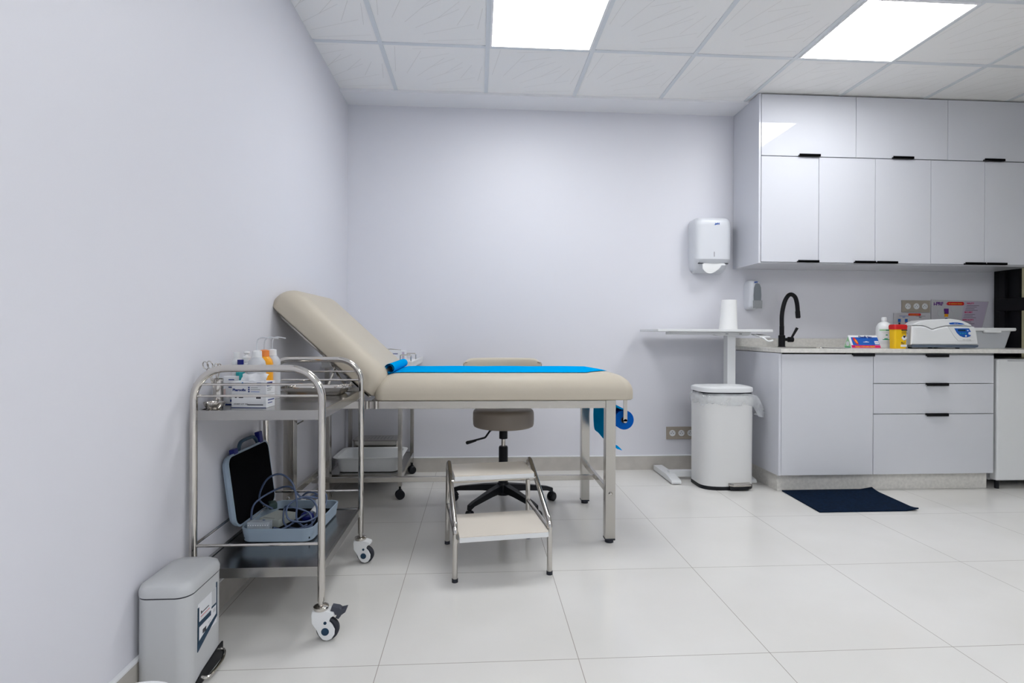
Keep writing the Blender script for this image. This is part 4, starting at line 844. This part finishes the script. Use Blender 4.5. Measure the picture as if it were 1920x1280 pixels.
sx(-.052, -.045, .122, .222, M_darkblue, .0004); sx(.054, .060, .150, .246, M_darkblue, .0004)
st.use(M_darkblue).add(prism_x([(-.052, .100), (.060, .146), (.060, .156), (-.052, .126)], XX-.001, XX+.0013))
sx(-.045, .022, .166, .180, M_darkblue, .0005); sx(.028, .050, .190, .232, M_lgrey, .0006); sx(.026, .052, .182, .188, M_darkblue, .0006)
sx(-.030, .010, .199, .2015, M_inkk, .0005); sx(-.036, .014, .190, .1915, M_redp, .0005); sx(-.036, .006, .185, .1865, M_lgrey, .0005); sx(-.035, -.030, .198, .206, M_inkk, .0006)
for k in range(7): sx(-.025+.003*k, -.0235+.003*k, .138, .150, M_inkk, .0006)
sx(.006, .022, .152, .154, M_lgrey, .0006); sx(.010, .020, .146, .148, M_lgrey, .0006); sx(.036, .048, .166, .176, M_lgrey, .0006)
st.build('sticker', t, local=True, label='white product sticker with dark blue edge')
# round white container in front (only its top edge shows)
t = thing('round_container', 'round white lidded tub barely entering the bottom left of the picture', 'tub', (-.642, 1.033, 0))
obj('tub', M_whitep, lathe([(0, 0), (.075, 0), (.08, .004), (.090, .275)], 36), parent=t, local=True)
obj('lid', M_whitep, lathe([(.090, .276), (.094, .277), (.094, .291), (.088, .297), (0, .298)], 40), parent=t, local=True)
# ================================================================== BACK TROLLEY
t = thing('square_tube_trolley', 'square tube steel trolley against the back wall behind the bed', 'trolley', (-.67, 3.57, 0))
QX0, QX1, QY0, QY1 = -.885, -.458, 3.27, 3.86
for x in (QX0, QX1):
    for y in (QY0, QY1): obj('leg', M_steel, box(x-.012, x+.012, y-.012, y+.012, .078, .778, .0015), parent=t)
obj('shelf', M_shelf, box(QX0, QX1, QY0, QY1, .148, .151), box(QX0, QX1, QY0-.011, QY0+.006, .118, .152, .001), box(QX0, QX1, QY1-.006, QY1+.011, .118, .152, .001), box(QX1-.006, QX1+.011, QY0, QY1, .118, .152, .001), box(QX0-.011, QX0+.006, QY0, QY1, .118, .152, .001), parent=t)
for x in (QX0, QX1):
    for y in (QY0, QY1): obj('caster', M_blackp, tf(lathe([(0, -.020), (.020, -.020), (.027, -.015), (.027, -.005), (.01, -.004), (.01, .004), (.027, .005), (.027, .015), (.020, .020), (0, .020)], 24), T(x, y, .0275) @ Matrix.Rotation(.35, 4, 'Z') @ RX), cyl((x, y, .03), (x, y, .08), .007, 10), box(x-.012, x+.012, y-.01, y+.01, .045, .058, .003), parent=t)
obj('top_shelf', M_whitem, box(QX0-.03, QX1+.072, QY0-.02, QY1+.025, .778, .806, .008, 3), parent=t, label='white top with a raised edge')
obj('top_edge', M_whitem, box(QX1+.062, QX1+.072, QY0-.018, QY1+.02, .800, .820, .003), box(QX0-.03, QX1+.07, QY0-.02, QY0-.010, .800, .820, .003), parent=t)
for y in (3.40, 3.66): obj('push_handle', M_chrome, tube(fillet([(QX1-.02, y, .806), (QX1-.02, y, .850), (QX1+.045, y, .850), (QX1+.045, y, .806)], .008, 4), .004, 8), parent=t)
t = thing('glove_carton', 'lavender and white carton on the back trolley behind the backrest', 'box', (-.532, 3.52, .8065))
obj('carton', M_card, box(-.10, .070, -.06, .05, 0, .068, .001), parent=t, local=True)
p = MB().use(M_navy).add(*[box(-.06, .03-.02*k, -.0606, -.0599, .046-.012*k, .051-.012*k) for k in range(2)], box(-.01, .06, -.0606, -.0599, .006, .010)); p.use(M_lav).add(box(.056, .0705, -.0605, -.0595, .012, .06)); p.build('print', t, local=True)
solo('tweezers', 'dark tweezers lying on the carton of the back trolley', 'instrument', M_steel, tube([(-.60, 3.50, .879), (-.555, 3.505, .883), (-.49, 3.515, .8775)], [.003, .004, .002], 8), loc=(-.55, 3.505, .875))
# basin + perforated tray on its lower shelf
t = thing('plastic_basin', 'cream rectangular plastic basin on the lower shelf of the back trolley', 'basin', (-.655, 3.435, .1525))
obj('basin', M_whitem, loft([rr3(.33, .24, .03, 0), rr3(.345, .255, .035, .003), rr3(.375, .285, .04, .082), rr3(.41, .315, .045, .086), rr3(.415, .318, .046, .090), rr3(.405, .31, .045, .092), rr3(.365, .275, .04, .088), rr3(.335, .245, .03, .008), rr3(.25, .2, .03, .006)]), parent=t, local=True, ang=50)
gb = MB().use(M_steel).add(loft([rr3(.26, .14, .02, 0), rr3(.27, .15, .02, .003), rr3(.30, .18, .025, .125), rr3(.31, .19, .025, .128), rr3(.30, .18, .025, .131), rr3(.22, .12, .02, .132)]))
gb.use(M_grey).add(*[box(-.11+.022*i, -.10+.022*i, -.05+.022*j, -.042+.022*j, .1315, .1330) for i in range(10) for j in range(5)])
gb.add(*[]); o = gb.build('steriliser_box', ang=45); o.location = (-.665, 3.700, .1525)
tag(o, 'steel box with perforated lid behind the cream basin on the back trolley', 'box')
